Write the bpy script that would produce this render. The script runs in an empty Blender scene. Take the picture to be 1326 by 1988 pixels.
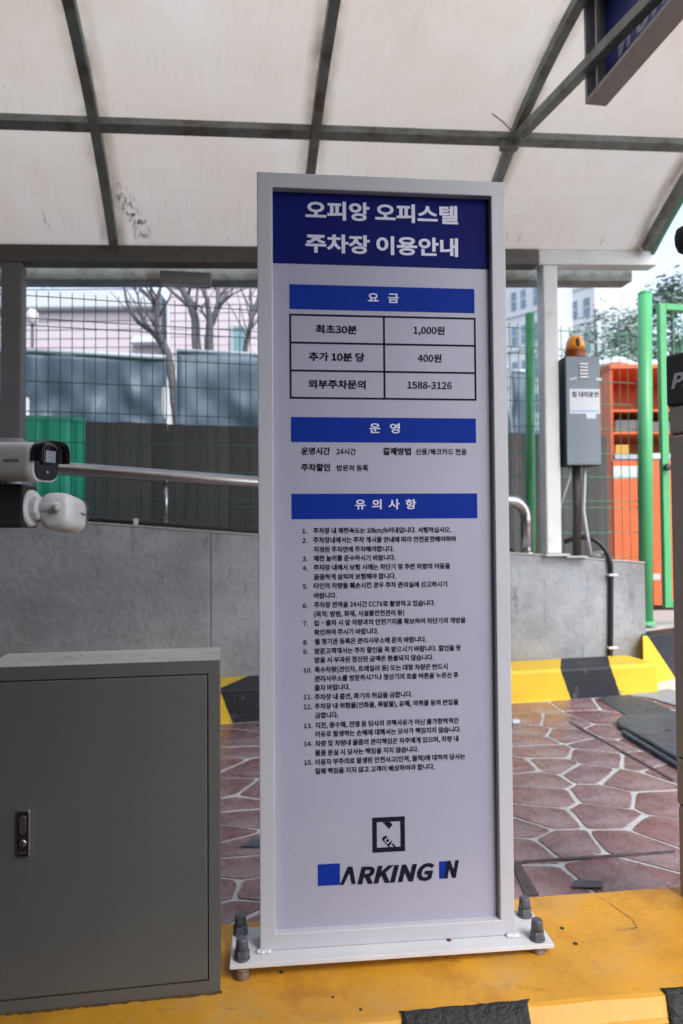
import bpy, bmesh, math, random, os
from mathutils import Vector, Matrix, noise

random.seed(7)
R = math.radians
SC = bpy.context.scene
COL = SC.collection

# ------------------------------------------------------------------ camera, sky, sun, exposure
CAM = Vector((0.0, 0.0, 1.15))
F = 1400.0                       # focal length in pixels of the 1326x1988 photograph
PITCH, ROLL = 0.0278, 0.0074
cd = bpy.data.cameras.new('camera')
cam = bpy.data.objects.new('camera', cd)
COL.objects.link(cam)
_fw = Vector((0, math.cos(PITCH), math.sin(PITCH)))
_r0 = Vector((1, 0, 0)); _u0 = _r0.cross(_fw)
_r = _r0 * math.cos(ROLL) - _u0 * math.sin(ROLL)
_u = _r0 * math.sin(ROLL) + _u0 * math.cos(ROLL)
M = Matrix.Identity(4)
for i in range(3):
    M[i][0], M[i][1], M[i][2], M[i][3] = _r[i], _u[i], -_fw[i], CAM[i]
cam.matrix_world = M
cd.sensor_fit = 'VERTICAL'; cd.sensor_height = 36.0; cd.lens = 36.0 * F / 1988.0
cd.clip_start = 0.05; cd.clip_end = 2000
cd.dof.use_dof = True; cd.dof.focus_distance = 1.66; cd.dof.aperture_fstop = 4.0
SC.camera = cam

world = bpy.data.worlds.new('World'); SC.world = world; world.use_nodes = True
nt = world.node_tree
bg = nt.nodes['Background']
sky = nt.nodes.new('ShaderNodeTexSky'); sky.sky_type = 'NISHITA'; sky.sun_disc = False
SUN_EL, SUN_ROT = R(48), R(150)
sky.sun_elevation = SUN_EL; sky.sun_rotation = SUN_ROT
sky.air_density = 1.0; sky.dust_density = 2.2; sky.ozone_density = 1.2; sky.altitude = 50
hs = nt.nodes.new('ShaderNodeHueSaturation'); hs.inputs['Saturation'].default_value = 0.62
nt.links.new(sky.outputs[0], hs.inputs['Color']); nt.links.new(hs.outputs[0], bg.inputs[0])
bg.inputs[1].default_value = 0.15
sl = bpy.data.lights.new('sun', 'SUN'); sl.energy = 0.6; sl.angle = R(25); sl.color = (1.0, 0.97, 0.93)
sun = bpy.data.objects.new('sun', sl); COL.objects.link(sun)
sd = Vector((math.cos(SUN_EL) * math.sin(SUN_ROT), math.cos(SUN_EL) * math.cos(SUN_ROT), math.sin(SUN_EL)))
sun.rotation_euler = sd.to_track_quat('Z', 'Y').to_euler()
SC.view_settings.view_transform = 'Standard'; SC.view_settings.look = 'None'
SC.view_settings.gamma = 1; SC.view_settings.use_curve_mapping = False
SC.view_settings.exposure = 1.42
SC.render.engine = 'CYCLES'
SC.cycles.max_bounces = 10; SC.cycles.diffuse_bounces = 5; SC.cycles.transmission_bounces = 8
SC.cycles.use_denoising = True

# ------------------------------------------------------------------ measuring helpers (turn a measured sight line into a real position)
def ray(px, py):
    return _fw * F + _r * (px - 663.0) - _u * (py - 994.0)
def P(px, py, Y):
    d = ray(px, py); return CAM + d * (Y / d.y)
def PZ(px, py, z):
    d = ray(px, py); return CAM + d * ((z - CAM.z) / d.z)
def PL(px, py, a, b):            # vertical plane  y = a + b x
    d = ray(px, py); return CAM + d * (a / (d.y - b * d.x))

# ------------------------------------------------------------------ object helpers
def tag(o, label=None, cat=None, group=None, kind=None):
    if label: o['label'] = label
    if cat: o['category'] = cat
    if group: o['group'] = group
    if kind: o['kind'] = kind
    return o
def thing(name, label, cat, loc=(0, 0, 0), rz=0.0, group=None, kind=None):
    o = bpy.data.objects.new(name, None); COL.objects.link(o)
    o.empty_display_size = 0.1
    o.location = loc; o.rotation_euler = (0, 0, rz)
    return tag(o, label, cat, group, kind)

class MB:
    def __init__(s): s.v = []; s.f = []; s.sm = []; s.uv = None
    def add(s, vs, fs, smooth=False):
        n = len(s.v); s.v += [Vector(q) for q in vs]
        s.f += [tuple(i + n for i in f) for f in fs]; s.sm += [smooth] * len(fs); return s
    def box(s, c, d, rot=None):      # centre, full sizes
        x, y, z = d[0] / 2, d[1] / 2, d[2] / 2
        vs = [Vector(q) for q in ((-x, -y, -z), (x, -y, -z), (x, y, -z), (-x, y, -z), (-x, -y, z), (x, -y, z), (x, y, z), (-x, y, z))]
        if rot is not None: vs = [rot @ q for q in vs]
        c = Vector(c)
        return s.add([q + c for q in vs], [(0, 3, 2, 1), (4, 5, 6, 7), (0, 1, 5, 4), (1, 2, 6, 5), (2, 3, 7, 6), (3, 0, 4, 7)])
    def bx(s, x0, x1, y0, y1, z0, z1):
        return s.box(((x0 + x1) / 2, (y0 + y1) / 2, (z0 + z1) / 2), (abs(x1 - x0), abs(y1 - y0), abs(z1 - z0)))
    def hexa(s, b, t):               # four bottom, four top points, counter-clockwise from above
        return s.add(list(b) + list(t), [(0, 3, 2, 1), (4, 5, 6, 7), (0, 1, 5, 4), (1, 2, 6, 5), (2, 3, 7, 6), (3, 0, 4, 7)])
    def prism(s, pts, z0, z1):
        n = len(pts)
        vs = [(p[0], p[1], z0) for p in pts] + [(p[0], p[1], z1) for p in pts]
        return s.add(vs, [tuple(range(n))[::-1], tuple(range(n, 2 * n))] + [(i, (i + 1) % n, n + (i + 1) % n, n + i) for i in range(n)])
    def tube(s, path, rad, n=12, caps=True, smooth=True):
        path = [Vector(p) for p in path]
        rad = rad if isinstance(rad, (list, tuple)) else [rad] * len(path)
        vs = []; fs = []
        t0 = (path[1] - path[0]).normalized()
        a = t0.orthogonal().normalized()
        for i, p in enumerate(path):
            if i == 0: t = path[1] - path[0]
            elif i == len(path) - 1: t = path[-1] - path[-2]
            else: t = (path[i + 1] - p).normalized() + (p - path[i - 1]).normalized()
            t.normalize()
            a = (a - t * a.dot(t)).normalized(); b = t.cross(a)
            for k in range(n):
                w = 2 * math.pi * k / n
                vs.append(p + (a * math.cos(w) + b * math.sin(w)) * rad[i])
        for i in range(len(path) - 1):
            for k in range(n):
                fs.append((i * n + k, i * n + (k + 1) % n, (i + 1) * n + (k + 1) % n, (i + 1) * n + k))
        s.add(vs, fs, smooth)
        if caps:
            m = len(s.v) - len(vs)
            s.f += [tuple(m + k for k in range(n))[::-1], tuple(m + (len(path) - 1) * n + k for k in range(n))]
            s.sm += [False, False]
        return s
    def lathe(s, prof, c=(0, 0, 0), n=24, rot=None, smooth=True):   # profile (r, z)
        c = Vector(c); vs = []; fs = []
        for r, z in prof:
            for k in range(n):
                w = 2 * math.pi * k / n; q = Vector((r * math.cos(w), r * math.sin(w), z))
                if rot is not None: q = rot @ q
                vs.append(q + c)
        for i in range(len(prof) - 1):
            for k in range(n):
                fs.append((i * n + k, i * n + (k + 1) % n, (i + 1) * n + (k + 1) % n, (i + 1) * n + k))
        s.add(vs, fs, smooth)
        m = len(s.v) - len(vs)
        if prof[0][0] > 1e-5: s.f.append(tuple(m + k for k in range(n))[::-1]); s.sm.append(False)
        if prof[-1][0] > 1e-5: s.f.append(tuple(m + (len(prof) - 1) * n + k for k in range(n))); s.sm.append(False)
        return s
    def mesh(s, name, mat):
        me = bpy.data.meshes.new(name)
        me.from_pydata([tuple(q) for q in s.v], [], s.f)
        me.polygons.foreach_set('use_smooth', s.sm)
        if s.uv:
            l = me.uv_layers.new(name='UVMap')
            for lp in me.loops: l.data[lp.index].uv = s.uv[lp.vertex_index]
        me.materials.append(mat); me.update()
        return me
    def build(s, name, mat, parent=None, bevel=0.0, seg=2, loc=None):
        o = bpy.data.objects.new(name, s.mesh(name, mat)); COL.objects.link(o)
        if parent: o.parent = parent
        if loc is not None: o.location = loc
        if bevel:
            m = o.modifiers.new('bevel', 'BEVEL'); m.width = bevel; m.segments = seg; m.limit_method = 'ANGLE'; m.angle_limit = R(35)
            m.harden_normals = False
        return o

def inv(t):                          # world -> local of an Empty
    return (Matrix.Translation(t.location) @ t.rotation_euler.to_matrix().to_4x4()).inverted()

# ------------------------------------------------------------------ materials
def mat(name, col, rough=0.6, metal=0.0, var=0.12, scale=6.0, bump=0.0, bscale=60.0, dirt=None, trans=0.0,
        spec=0.5, rand=0.0, stretch=(1, 1, 1), coat=0.0):
    m = bpy.data.materials.new(name); m.use_nodes = True
    n = m.node_tree.nodes; l = m.node_tree.links
    b = n['Principled BSDF']
    b.inputs['Roughness'].default_value = rough; b.inputs['Metallic'].default_value = metal
    b.inputs['Specular IOR Level'].default_value = spec
    if coat: b.inputs['Coat Weight'].default_value = coat
    tc = n.new('ShaderNodeTexCoord'); mp = n.new('ShaderNodeMapping'); mp.inputs['Scale'].default_value = stretch
    l.new(tc.outputs['Object'], mp.inputs[0])
    c = (*col, 1)
    out = None
    nz = n.new('ShaderNodeTexNoise'); nz.inputs['Scale'].default_value = scale; nz.inputs['Detail'].default_value = 8; nz.inputs['Roughness'].default_value = 0.62
    l.new(mp.outputs[0], nz.inputs['Vector'])
    mr = n.new('ShaderNodeMapRange'); mr.inputs[1].default_value = 0.3; mr.inputs[2].default_value = 0.7
    mr.inputs[3].default_value = 1 - var; mr.inputs[4].default_value = 1 + var
    l.new(nz.outputs[0], mr.inputs[0])
    mx = n.new('ShaderNodeMix'); mx.data_type = 'RGBA'; mx.blend_type = 'MULTIPLY'; mx.inputs[0].default_value = 1
    mx.inputs[6].default_value = c; l.new(mr.outputs[0], mx.inputs[7]); out = mx.outputs[2]
    if rand:
        oi = n.new('ShaderNodeObjectInfo'); r2 = n.new('ShaderNodeMapRange')
        r2.inputs[3].default_value = 1 - rand; r2.inputs[4].default_value = 1 + rand; l.new(oi.outputs['Random'], r2.inputs[0])
        m2 = n.new('ShaderNodeMix'); m2.data_type = 'RGBA'; m2.blend_type = 'MULTIPLY'; m2.inputs[0].default_value = 1
        l.new(out, m2.inputs[6]); l.new(r2.outputs[0], m2.inputs[7]); out = m2.outputs[2]
    if dirt:                         # list of (colour, scale, threshold, softness, strength, stretch)
        for dc, ds, th, so, st, sx in dirt:
            mp2 = n.new('ShaderNodeMapping'); mp2.inputs['Scale'].default_value = sx; mp2.inputs['Location'].default_value = (ds * .37, ds * .11, .3)
            l.new(tc.outputs['Object'], mp2.inputs[0])
            dn = n.new('ShaderNodeTexNoise'); dn.inputs['Scale'].default_value = ds; dn.inputs['Detail'].default_value = 9; dn.inputs['Roughness'].default_value = 0.68
            l.new(mp2.outputs[0], dn.inputs['Vector'])
            dm = n.new('ShaderNodeMapRange'); dm.inputs[1].default_value = th; dm.inputs[2].default_value = th + so; dm.inputs[4].default_value = st
            l.new(dn.outputs[0], dm.inputs[0])
            m3 = n.new('ShaderNodeMix'); m3.data_type = 'RGBA'; l.new(dm.outputs[0], m3.inputs[0]); l.new(out, m3.inputs[6]); m3.inputs[7].default_value = (*dc, 1)
            out = m3.outputs[2]
    l.new(out, b.inputs['Base Color'])
    if bump:
        bn = n.new('ShaderNodeTexNoise'); bn.inputs['Scale'].default_value = bscale; bn.inputs['Detail'].default_value = 6
        l.new(mp.outputs[0], bn.inputs['Vector'])
        bp = n.new('ShaderNodeBump'); bp.inputs['Strength'].default_value = bump; bp.inputs['Distance'].default_value = 0.01
        l.new(bn.outputs[0], bp.inputs['Height']); l.new(bp.outputs[0], b.inputs['Normal'])
        rr = n.new('ShaderNodeMapRange'); rr.inputs[3].default_value = max(0, rough - .12); rr.inputs[4].default_value = min(1, rough + .12)
        l.new(nz.outputs[0], rr.inputs[0]); l.new(rr.outputs[0], b.inputs['Roughness'])
    if trans:
        b.inputs['Transmission Weight'].default_value = trans
    return m

W = (1, 1, 1)
m_frame = mat('white_powder_coat', (0.50, 0.50, 0.55), 0.45, var=0.03, dirt=[((.30, .27, .25), 14, .64, .2, .35, W)])
m_panel = mat('sign_acrylic', (0.375, 0.37, 0.475), 0.36, var=0.05, scale=2.5)
m_navy = mat('navy_print', (0.006, 0.010, 0.12), 0.6, var=0.06, spec=.08)
m_blue = mat('blue_print', (0.006, 0.03, 0.28), 0.6, var=0.05, spec=.08)
m_ink = mat('black_print', (0.010, 0.010, 0.022), 0.7, var=0.02, spec=.1)
m_wink = mat('white_print', (0.66, 0.66, 0.80), 0.4, var=0.02)
m_plate = mat('white_painted_steel', (0.62, 0.63, 0.66), 0.5, var=0.06, dirt=[((.28, .20, .14), 22, .66, .12, .5, W)])
m_cap = mat('grey_nylon_cap', (0.085, 0.09, 0.11), 0.4, var=0.15, scale=30)
m_washer = mat('rusty_washers', (0.22, 0.15, 0.11), 0.5, metal=0.4, var=0.5, scale=8, stretch=(.2, .2, 40))
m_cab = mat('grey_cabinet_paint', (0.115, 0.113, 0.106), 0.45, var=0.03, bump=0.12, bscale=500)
m_gap = mat('black_gasket', (0.01, 0.01, 0.01), 0.8)
m_chrome = mat('worn_chrome', (0.55, 0.52, 0.54), 0.34, metal=1.0, var=0.3, scale=40)
m_yellow = mat('yellow_island_paint', (0.66, 0.32, 0.026), 0.5, var=0.16, scale=5, bump=0.14, bscale=45,
               dirt=[((.42, .34, .20), 4, .52, .2, .5, W), ((.36, .13, .015), 6, .52, .16, .6, W), ((.10, .07, .04), 60, .655, .05, .75, W), ((.40, .37, .32), 22, .655, .06, .6, (1, 2.2, 1)), ((.20, .11, .03), 11, .60, .10, .55, (1, 2.5, 1))])
m_tar = mat('black_paint_patch', (0.018, 0.018, 0.02), 0.55, var=0.5, scale=60, bump=1.0, bscale=90)
m_conc = mat('weathered_concrete', (0.35, 0.375, 0.405), 0.85, var=0.22, scale=2.2, bump=0.9, bscale=24,
             dirt=[((.15, .135, .13), 1.2, .42, .34, .75, (1, 1, 1.4)), ((.13, .13, .12), 14, .60, .10, .6, (1, 1, .5)), ((.10, .095, .09), 5, .60, .12, .6, (3.5, 1, .35)), ((.52, .53, .54), 6, .66, .14, .5, (1, 1, .35)), ((.08, .07, .06), 34, .71, .04, .8, W)])
m_conc_l = mat('pale_concrete', (0.46, 0.46, 0.45), 0.85, var=0.12, scale=4, bump=0.4, bscale=50, dirt=[((.22, .21, .2), 6, .56, .2, .6, W)])
m_grout = mat('pale_joint_mortar', (0.58, 0.60, 0.59), 0.7, var=0.14, scale=14, bump=0.5, bscale=90,
              dirt=[((.17, .15, .15), 4, .60, .16, .6, W), ((.22, .13, .13), 16, .62, .10, .5, W)])
m_stone = mat('stamped_red_stone', (0.205, 0.098, 0.104), 0.27, var=0.28, scale=11, bump=0.45, bscale=60, rand=0.16,
              dirt=[((.40, .32, .34), 3.0, .45, .26, .8, (1, 1.8, 1)), ((.07, .05, .055), 7, .60, .14, .55, W), ((.55, .52, .54), 40, .675, .05, .7, (1, 2, 1)), ((.42, .40, .42), 14, .63, .08, .6, (1, 2.5, 1))])  # pale layers: dust, with the wet glare put into the colour
m_asph = mat('asphalt', (0.055, 0.055, 0.058), 0.85, var=0.25, scale=30, bump=0.8, bscale=200)
m_rub = mat('black_rubber', (0.05, 0.078, 0.11), 0.4, var=0.35, scale=6, bump=0.8, bscale=26, dirt=[((.19, .25, .32), 5, .52, .2, .5, (1, 3, 1))])
m_steel = mat('stainless_tube', (0.55, 0.55, 0.56), 0.24, metal=1.0, var=0.1, scale=12)
m_galv = mat('galvanised_steel', (0.50, 0.51, 0.52), 0.5, metal=0.25, var=0.12, scale=5, dirt=[((.20, .15, .11), 5, .62, .14, .6, (1, 1, .5)), ((.25, .24, .22), 16, .62, .12, .4, W)])
m_galv_lit = mat('daylit_pale_steel', (0.74, 0.76, 0.77), 0.45, var=0.08, scale=4, dirt=[((.38, .36, .32), 6, .60, .14, .5, (1, 1, .4)), ((.30, .28, .26), 22, .66, .08, .5, W)])  # right post and beam end: daylight put into the steel colour
m_rib = mat('grey_green_frame_steel', (0.25, 0.285, 0.275), 0.5, metal=0.1, var=0.15, scale=8, dirt=[((.11, .08, .055), 5, .47, .16, .75, W), ((.06, .05, .04), 20, .60, .1, .5, W)])
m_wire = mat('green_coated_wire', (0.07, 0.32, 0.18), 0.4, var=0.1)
m_wire_backlit = mat('backlit_green_coated_wire', (0.03, 0.16, 0.10), 0.45, var=0.1)  # same wire coating, its backlit look put into a darker colour
m_post = mat('bright_green_post', (0.09, 0.42, 0.17), 0.38, var=0.08, scale=5, dirt=[((.03, .16, .08), 10, .62, .1, .5, W)])
m_teal = mat('turquoise_sheet', (0.05, 0.60, 0.40), 0.55, var=0.10, scale=3)
m_plank = mat('dark_plank', (0.098, 0.087, 0.092), 0.7, var=0.35, scale=5, bump=0.4, bscale=40, rand=0.25, stretch=(1, 1, .15))
m_tarp = mat('blue_grey_tarpaulin', (0.078, 0.122, 0.178), 0.5, var=0.14, scale=2, bump=0.25, bscale=8)
m_tarp_hem = mat('pale_tarpaulin_hem', (0.45, 0.52, 0.58), 0.6, var=0.1)
m_pink = mat('pale_pink_siding', (0.52, 0.465, 0.51), 0.7, var=0.05, scale=1)
m_bwhite = mat('white_render', (0.52, 0.56, 0.60), 0.75, var=0.06, scale=.8)
m_bshade = mat('grey_band_render', (0.34, 0.38, 0.42), 0.8, var=0.06)
m_glass = mat('window_glass', (0.16, 0.23, 0.30), 0.12, var=0.2, scale=.7)
m_tglass = mat('teal_window_glass', (0.17, 0.30, 0.34), 0.12, var=0.2, scale=.7)
m_bark = mat('bare_bark', (0.105, 0.105, 0.115), 0.85, var=0.3, scale=20, bump=0.8, bscale=40)
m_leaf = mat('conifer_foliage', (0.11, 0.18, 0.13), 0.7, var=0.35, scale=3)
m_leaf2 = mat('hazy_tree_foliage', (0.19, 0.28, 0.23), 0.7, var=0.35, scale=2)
m_box = mat('grey_control_box_paint', (0.20, 0.245, 0.295), 0.45, var=0.08, scale=4, dirt=[((.09, .09, .085), 6, .60, .12, .5, (1, 1, 3)), ((.35, .38, .41), 20, .66, .08, .4, W)])
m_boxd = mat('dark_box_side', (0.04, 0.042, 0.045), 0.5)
m_sticker = mat('white_sticker', (0.66, 0.70, 0.76), 0.5, var=0.04)
m_pale_blue = mat('faded_blue_print', (0.42, 0.50, 0.72), 0.5)
m_amber = mat('amber_lens', (0.85, 0.33, 0.015), 0.18, var=0.15, scale=20, coat=.5)
m_amber_d = mat('dark_amber_collar', (0.26, 0.055, 0.012), 0.35)
m_brown = mat('brown_rusted_pole', (0.055, 0.045, 0.04), 0.6, var=0.3, dirt=[((.17, .07, .03), 14, .58, .1, .6, W)])
m_orange = mat('orange_locker_paint', (0.78, 0.15, 0.045), 0.42, var=0.06, dirt=[((.40, .08, .03), 5, .62, .14, .4, W)])
m_cable = mat('black_cable', (0.015, 0.016, 0.02), 0.35)
m_white = mat('white_plastic', (0.70, 0.69, 0.69), 0.28, var=0.02, coat=.2)
m_black = mat('black_gloss', (0.008, 0.008, 0.010), 0.22, coat=.2)
m_bsteel = mat('black_textured_steel', (0.012, 0.012, 0.013), 0.6, bump=0.6, bscale=400)
m_lens = mat('lens_window', (0.30, 0.33, 0.38), 0.06, metal=.6, coat=1)
m_kiosk = mat('warm_grey_kiosk_paint', (0.36, 0.32, 0.29), 0.45, var=0.02, bump=.1, bscale=500)
m_kiosk_b = mat('black_kiosk_panel', (0.022, 0.022, 0.026), 0.5, var=0.1, bump=.25, bscale=600)
m_ltext = mat('light_grey_print', (0.55, 0.55, 0.60), 0.5)
m_sack = mat('white_sack', (0.78, 0.80, 0.83), 0.7, var=0.08)
m_sblue = mat('sign_blue_sheet', (0.03, 0.05, 0.27), 0.4, var=0.15, scale=2)
m_swhite = mat('sign_white_print', (0.40, 0.44, 0.62), 0.45)
m_sgrey = mat('grey_aluminium_box', (0.30, 0.30, 0.31), 0.45, metal=.3, var=0.08)
m_wallb = mat('dark_blocker_render', (0.10, 0.097, 0.094), 0.85, var=0.1, scale=1)

def roof_material():
    m = bpy.data.materials.new('frosted_polycarbonate'); m.use_nodes = True
    n = m.node_tree.nodes; l = m.node_tree.links; n.clear()
    out = n.new('ShaderNodeOutputMaterial'); uv = n.new('ShaderNodeUVMap')
    def nfac(sc, sx, th, so, det=8):
        mp = n.new('ShaderNodeMapping'); mp.inputs['Scale'].default_value = sx; l.new(uv.outputs[0], mp.inputs[0])
        nz = n.new('ShaderNodeTexNoise'); nz.inputs['Scale'].default_value = sc; nz.inputs['Detail'].default_value = det; nz.inputs['Roughness'].default_value = .65
        l.new(mp.outputs[0], nz.inputs['Vector'])
        r = n.new('ShaderNodeMapRange'); r.inputs[1].default_value = th; r.inputs[2].default_value = th + so; l.new(nz.outputs[0], r.inputs[0]); return r.outputs[0]
    def mix(a, col, fac, k):
        mu = n.new('ShaderNodeMath'); mu.operation = 'MULTIPLY'; l.new(fac, mu.inputs[0]); mu.inputs[1].default_value = k
        mx = n.new('ShaderNodeMix'); mx.data_type = 'RGBA'; l.new(mu.outputs[0], mx.inputs[0])
        if isinstance(a, tuple): mx.inputs[6].default_value = a
        else: l.new(a, mx.inputs[6])
        mx.inputs[7].default_value = (*col, 1); return mx.outputs[2]
    c = mix((0.96, 0.915, 0.85, 1), (0.91, 0.835, 0.75), nfac(1.1, (1, 1, 1), .38, .3), 0.8)
    c = mix(c, (0.97, 0.96, 0.94), nfac(2.3, (1, .5, 1), .55, .15), 0.6)
    c = mix(c, (0.62, 0.54, 0.45), nfac(26, (3.2, .12, 1), .55, .2), 0.32)          # fine streaks down the curve
    c = mix(c, (0.10, 0.085, 0.07), nfac(13, (4, .7, 1), .685, .05), 0.75)             # short dark streaks
    c = mix(c, (0.09, 0.08, 0.07), nfac(22, (1.5, 1, 1), .705, .03), 0.85)           # specks
    # grime beside each rib and along the eave
    sx = n.new('ShaderNodeSeparateXYZ'); l.new(uv.outputs[0], sx.inputs[0])
    a = n.new('ShaderNodeMath'); a.operation = 'ADD'; l.new(sx.outputs[0], a.inputs[0]); a.inputs[1].default_value = 10.3
    w = n.new('ShaderNodeMath'); w.operation = 'PINGPONG'; w.inputs[1].default_value = 0.6275
    ad = n.new('ShaderNodeMath'); ad.operation = 'ADD'; l.new(sx.outputs[0], ad.inputs[0]); ad.inputs[1].default_value = 1.515 + 12.55
    l.new(ad.outputs[0], w.inputs[0])
    e = n.new('ShaderNodeMapRange'); e.inputs[1].default_value = 0.10; e.inputs[2].default_value = 0.02; l.new(w.outputs[0], e.inputs[0])
    g = n.new('ShaderNodeMath'); g.operation = 'MULTIPLY'; l.new(e.outputs[0], g.inputs[0]); l.new(nfac(5, (1, .6, 1), .36, .34), g.inputs[1])
    c = mix(c, (0.30, 0.23, 0.15), g.outputs[0], 0.85)
    e2 = n.new('ShaderNodeMapRange'); e2.inputs[1].default_value = 0.42; e2.inputs[2].default_value = 0.0; l.new(sx.outputs[1], e2.inputs[0])
    g2 = n.new('ShaderNodeMath'); g2.operation = 'MULTIPLY'; l.new(e2.outputs[0], g2.inputs[0]); l.new(nfac(14, (3.4, .35, 1), .60, .12), g2.inputs[1])
    c = mix(c, (0.10, 0.08, 0.06), g2.outputs[0], 0.75)
    # the big mould patch beside the left rib near the eave
    dx = n.new('ShaderNodeMath'); dx.operation = 'SUBTRACT'; l.new(sx.outputs[0], dx.inputs[0]); dx.inputs[1].default_value = -1.38
    dy = n.new('ShaderNodeMath'); dy.operation = 'SUBTRACT'; l.new(sx.outputs[1], dy.inputs[0]); dy.inputs[1].default_value = 0.20
    sk = n.new('ShaderNodeMath'); sk.operation = 'MULTIPLY_ADD'; l.new(dy.outputs[0], sk.inputs[0]); sk.inputs[1].default_value = .45; l.new(dx.outputs[0], sk.inputs[2])
    cx = n.new('ShaderNodeCombineXYZ'); l.new(sk.outputs[0], cx.inputs[0])
    dy2 = n.new('ShaderNodeMath'); dy2.operation = 'MULTIPLY'; l.new(dy.outputs[0], dy2.inputs[0]); dy2.inputs[1].default_value = .33; l.new(dy2.outputs[0], cx.inputs[1])
    ln = n.new('ShaderNodeVectorMath'); ln.operation = 'LENGTH'; l.new(cx.outputs[0], ln.inputs[0])
    e3 = n.new('ShaderNodeMapRange'); e3.inputs[1].default_value = .075; e3.inputs[2].default_value = 0.015; l.new(ln.outputs['Value'], e3.inputs[0])
    g3 = n.new('ShaderNodeMath'); g3.operation = 'MULTIPLY'; l.new(e3.outputs[0], g3.inputs[0]); l.new(nfac(26, (2, 1, 1), .50, .1), g3.inputs[1])
    c = mix(c, (0.03, 0.028, 0.025), g3.outputs[0], 1.0)
    tr = n.new('ShaderNodeBsdfTranslucent'); df = n.new('ShaderNodeBsdfDiffuse'); l.new(c, tr.inputs[0]); l.new(c, df.inputs[0])
    ms = n.new('ShaderNodeMixShader'); ms.inputs[0].default_value = 0.10; l.new(tr.outputs[0], ms.inputs[1]); l.new(df.outputs[0], ms.inputs[2])
    gl = n.new('ShaderNodeBsdfGlossy'); gl.inputs['Roughness'].default_value = .25
    fr = n.new('ShaderNodeFresnel'); fr.inputs[0].default_value = 1.35
    m2 = n.new('ShaderNodeMixShader'); l.new(fr.outputs[0], m2.inputs[0]); l.new(ms.outputs[0], m2.inputs[1]); l.new(gl.outputs[0], m2.inputs[2])
    l.new(m2.outputs[0], out.inputs[0])
    return m
m_roof = roof_material()

def stripe_material(bounds, a, b, h):     # painted kerb: colour bands along local x, slanted down the face and across the top
    m = mat('black_and_yellow_kerb_paint', (0.86, 0.55, 0.03), 0.5, var=0.08, bump=0.4, bscale=60, scale=3)
    n = m.node_tree.nodes; l = m.node_tree.links; bs = n['Principled BSDF']
    src = bs.inputs['Base Color'].links[0].from_socket
    tc = n.new('ShaderNodeTexCoord'); s = n.new('ShaderNodeSeparateXYZ'); l.new(tc.outputs['Object'], s.inputs[0])
    z = n.new('ShaderNodeMath'); z.operation = 'SUBTRACT'; z.inputs[0].default_value = h; l.new(s.outputs[2], z.inputs[1])
    t1 = n.new('ShaderNodeMath'); t1.operation = 'MULTIPLY_ADD'; l.new(z.outputs[0], t1.inputs[0]); t1.inputs[1].default_value = -a; l.new(s.outputs[0], t1.inputs[2])
    t2 = n.new('ShaderNodeMath'); t2.operation = 'MULTIPLY_ADD'; l.new(s.outputs[1], t2.inputs[0]); t2.inputs[1].default_value = -b; l.new(t1.outputs[0], t2.inputs[2])
    nz = n.new('ShaderNodeTexNoise'); nz.inputs['Scale'].default_value = 30; l.new(tc.outputs['Object'], nz.inputs['Vector'])
    t3 = n.new('ShaderNodeMath'); t3.operation = 'MULTIPLY_ADD'; l.new(nz.outputs[0], t3.inputs[0]); t3.inputs[1].default_value = .012; l.new(t2.outputs[0], t3.inputs[2])
    r = n.new('ShaderNodeMapRange'); r.inputs[1].default_value = bounds[0][0]; r.inputs[2].default_value = bounds[-1][0]; l.new(t3.outputs[0], r.inputs[0])
    cr = n.new('ShaderNodeValToRGB'); cr.color_ramp.interpolation = 'CONSTANT'; l.new(r.outputs[0], cr.inputs[0])
    x0, x1 = bounds[0][0], bounds[-1][0]
    e = cr.color_ramp.elements
    while len(e) > 1: e.remove(e[-1])
    e[0].position = 0; e[0].color = (bounds[0][1],) * 3 + (1,)
    for x, k in bounds[1:-1]:
        q = e.new((x - x0) / (x1 - x0)); q.color = (k, k, k, 1)
    mx = n.new('ShaderNodeMix'); mx.data_type = 'RGBA'; l.new(cr.outputs[0], mx.inputs[0]); l.new(src, mx.inputs[6]); mx.inputs[7].default_value = (.014, .016, .024, 1)
    nw = n.new('ShaderNodeTexNoise'); nw.inputs['Scale'].default_value = 12; nw.inputs['Detail'].default_value = 8; l.new(tc.outputs['Object'], nw.inputs['Vector'])
    rw = n.new('ShaderNodeMapRange'); rw.inputs[1].default_value = .62; rw.inputs[2].default_value = .72; rw.inputs[4].default_value = .55; l.new(nw.outputs[0], rw.inputs[0])
    m2 = n.new('ShaderNodeMix'); m2.data_type = 'RGBA'; l.new(rw.outputs[0], m2.inputs[0]); l.new(mx.outputs[2], m2.inputs[6]); m2.inputs[7].default_value = (.20, .19, .17, 1)
    l.new(m2.outputs[2], bs.inputs['Base Color'])
    return m

# ------------------------------------------------------------------ lettering
FONT = None
try:
    fp = os.path.join(bpy.utils.resource_path('LOCAL'), 'datafiles', 'fonts', 'Noto Sans CJK Regular.woff2')
    if os.path.exists(fp): FONT = bpy.data.fonts.load(fp)
except Exception:
    FONT = None
EM = [1.0]
def text_mesh(body, offset=0.0, shear=0.0, spacing=1.0):
    offset *= EM[0]
    c = bpy.data.curves.new('lettering', 'FONT'); c.body = body; c.offset = offset; c.shear = shear; c.space_character = spacing
    c.resolution_u = 3
    if FONT: c.font = FONT
    o = bpy.data.objects.new('lettering_source', c)
    me = bpy.data.meshes.new_from_object(o)
    vs = [Vector((v.co.x, v.co.y, 0)) / EM[0] for v in me.vertices]; fs = [tuple(p.vertices) for p in me.polygons]
    bpy.data.objects.remove(o); bpy.data.curves.remove(c); bpy.data.meshes.remove(me)
    return vs, fs
_cal = text_mesh('주')[0]
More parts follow.
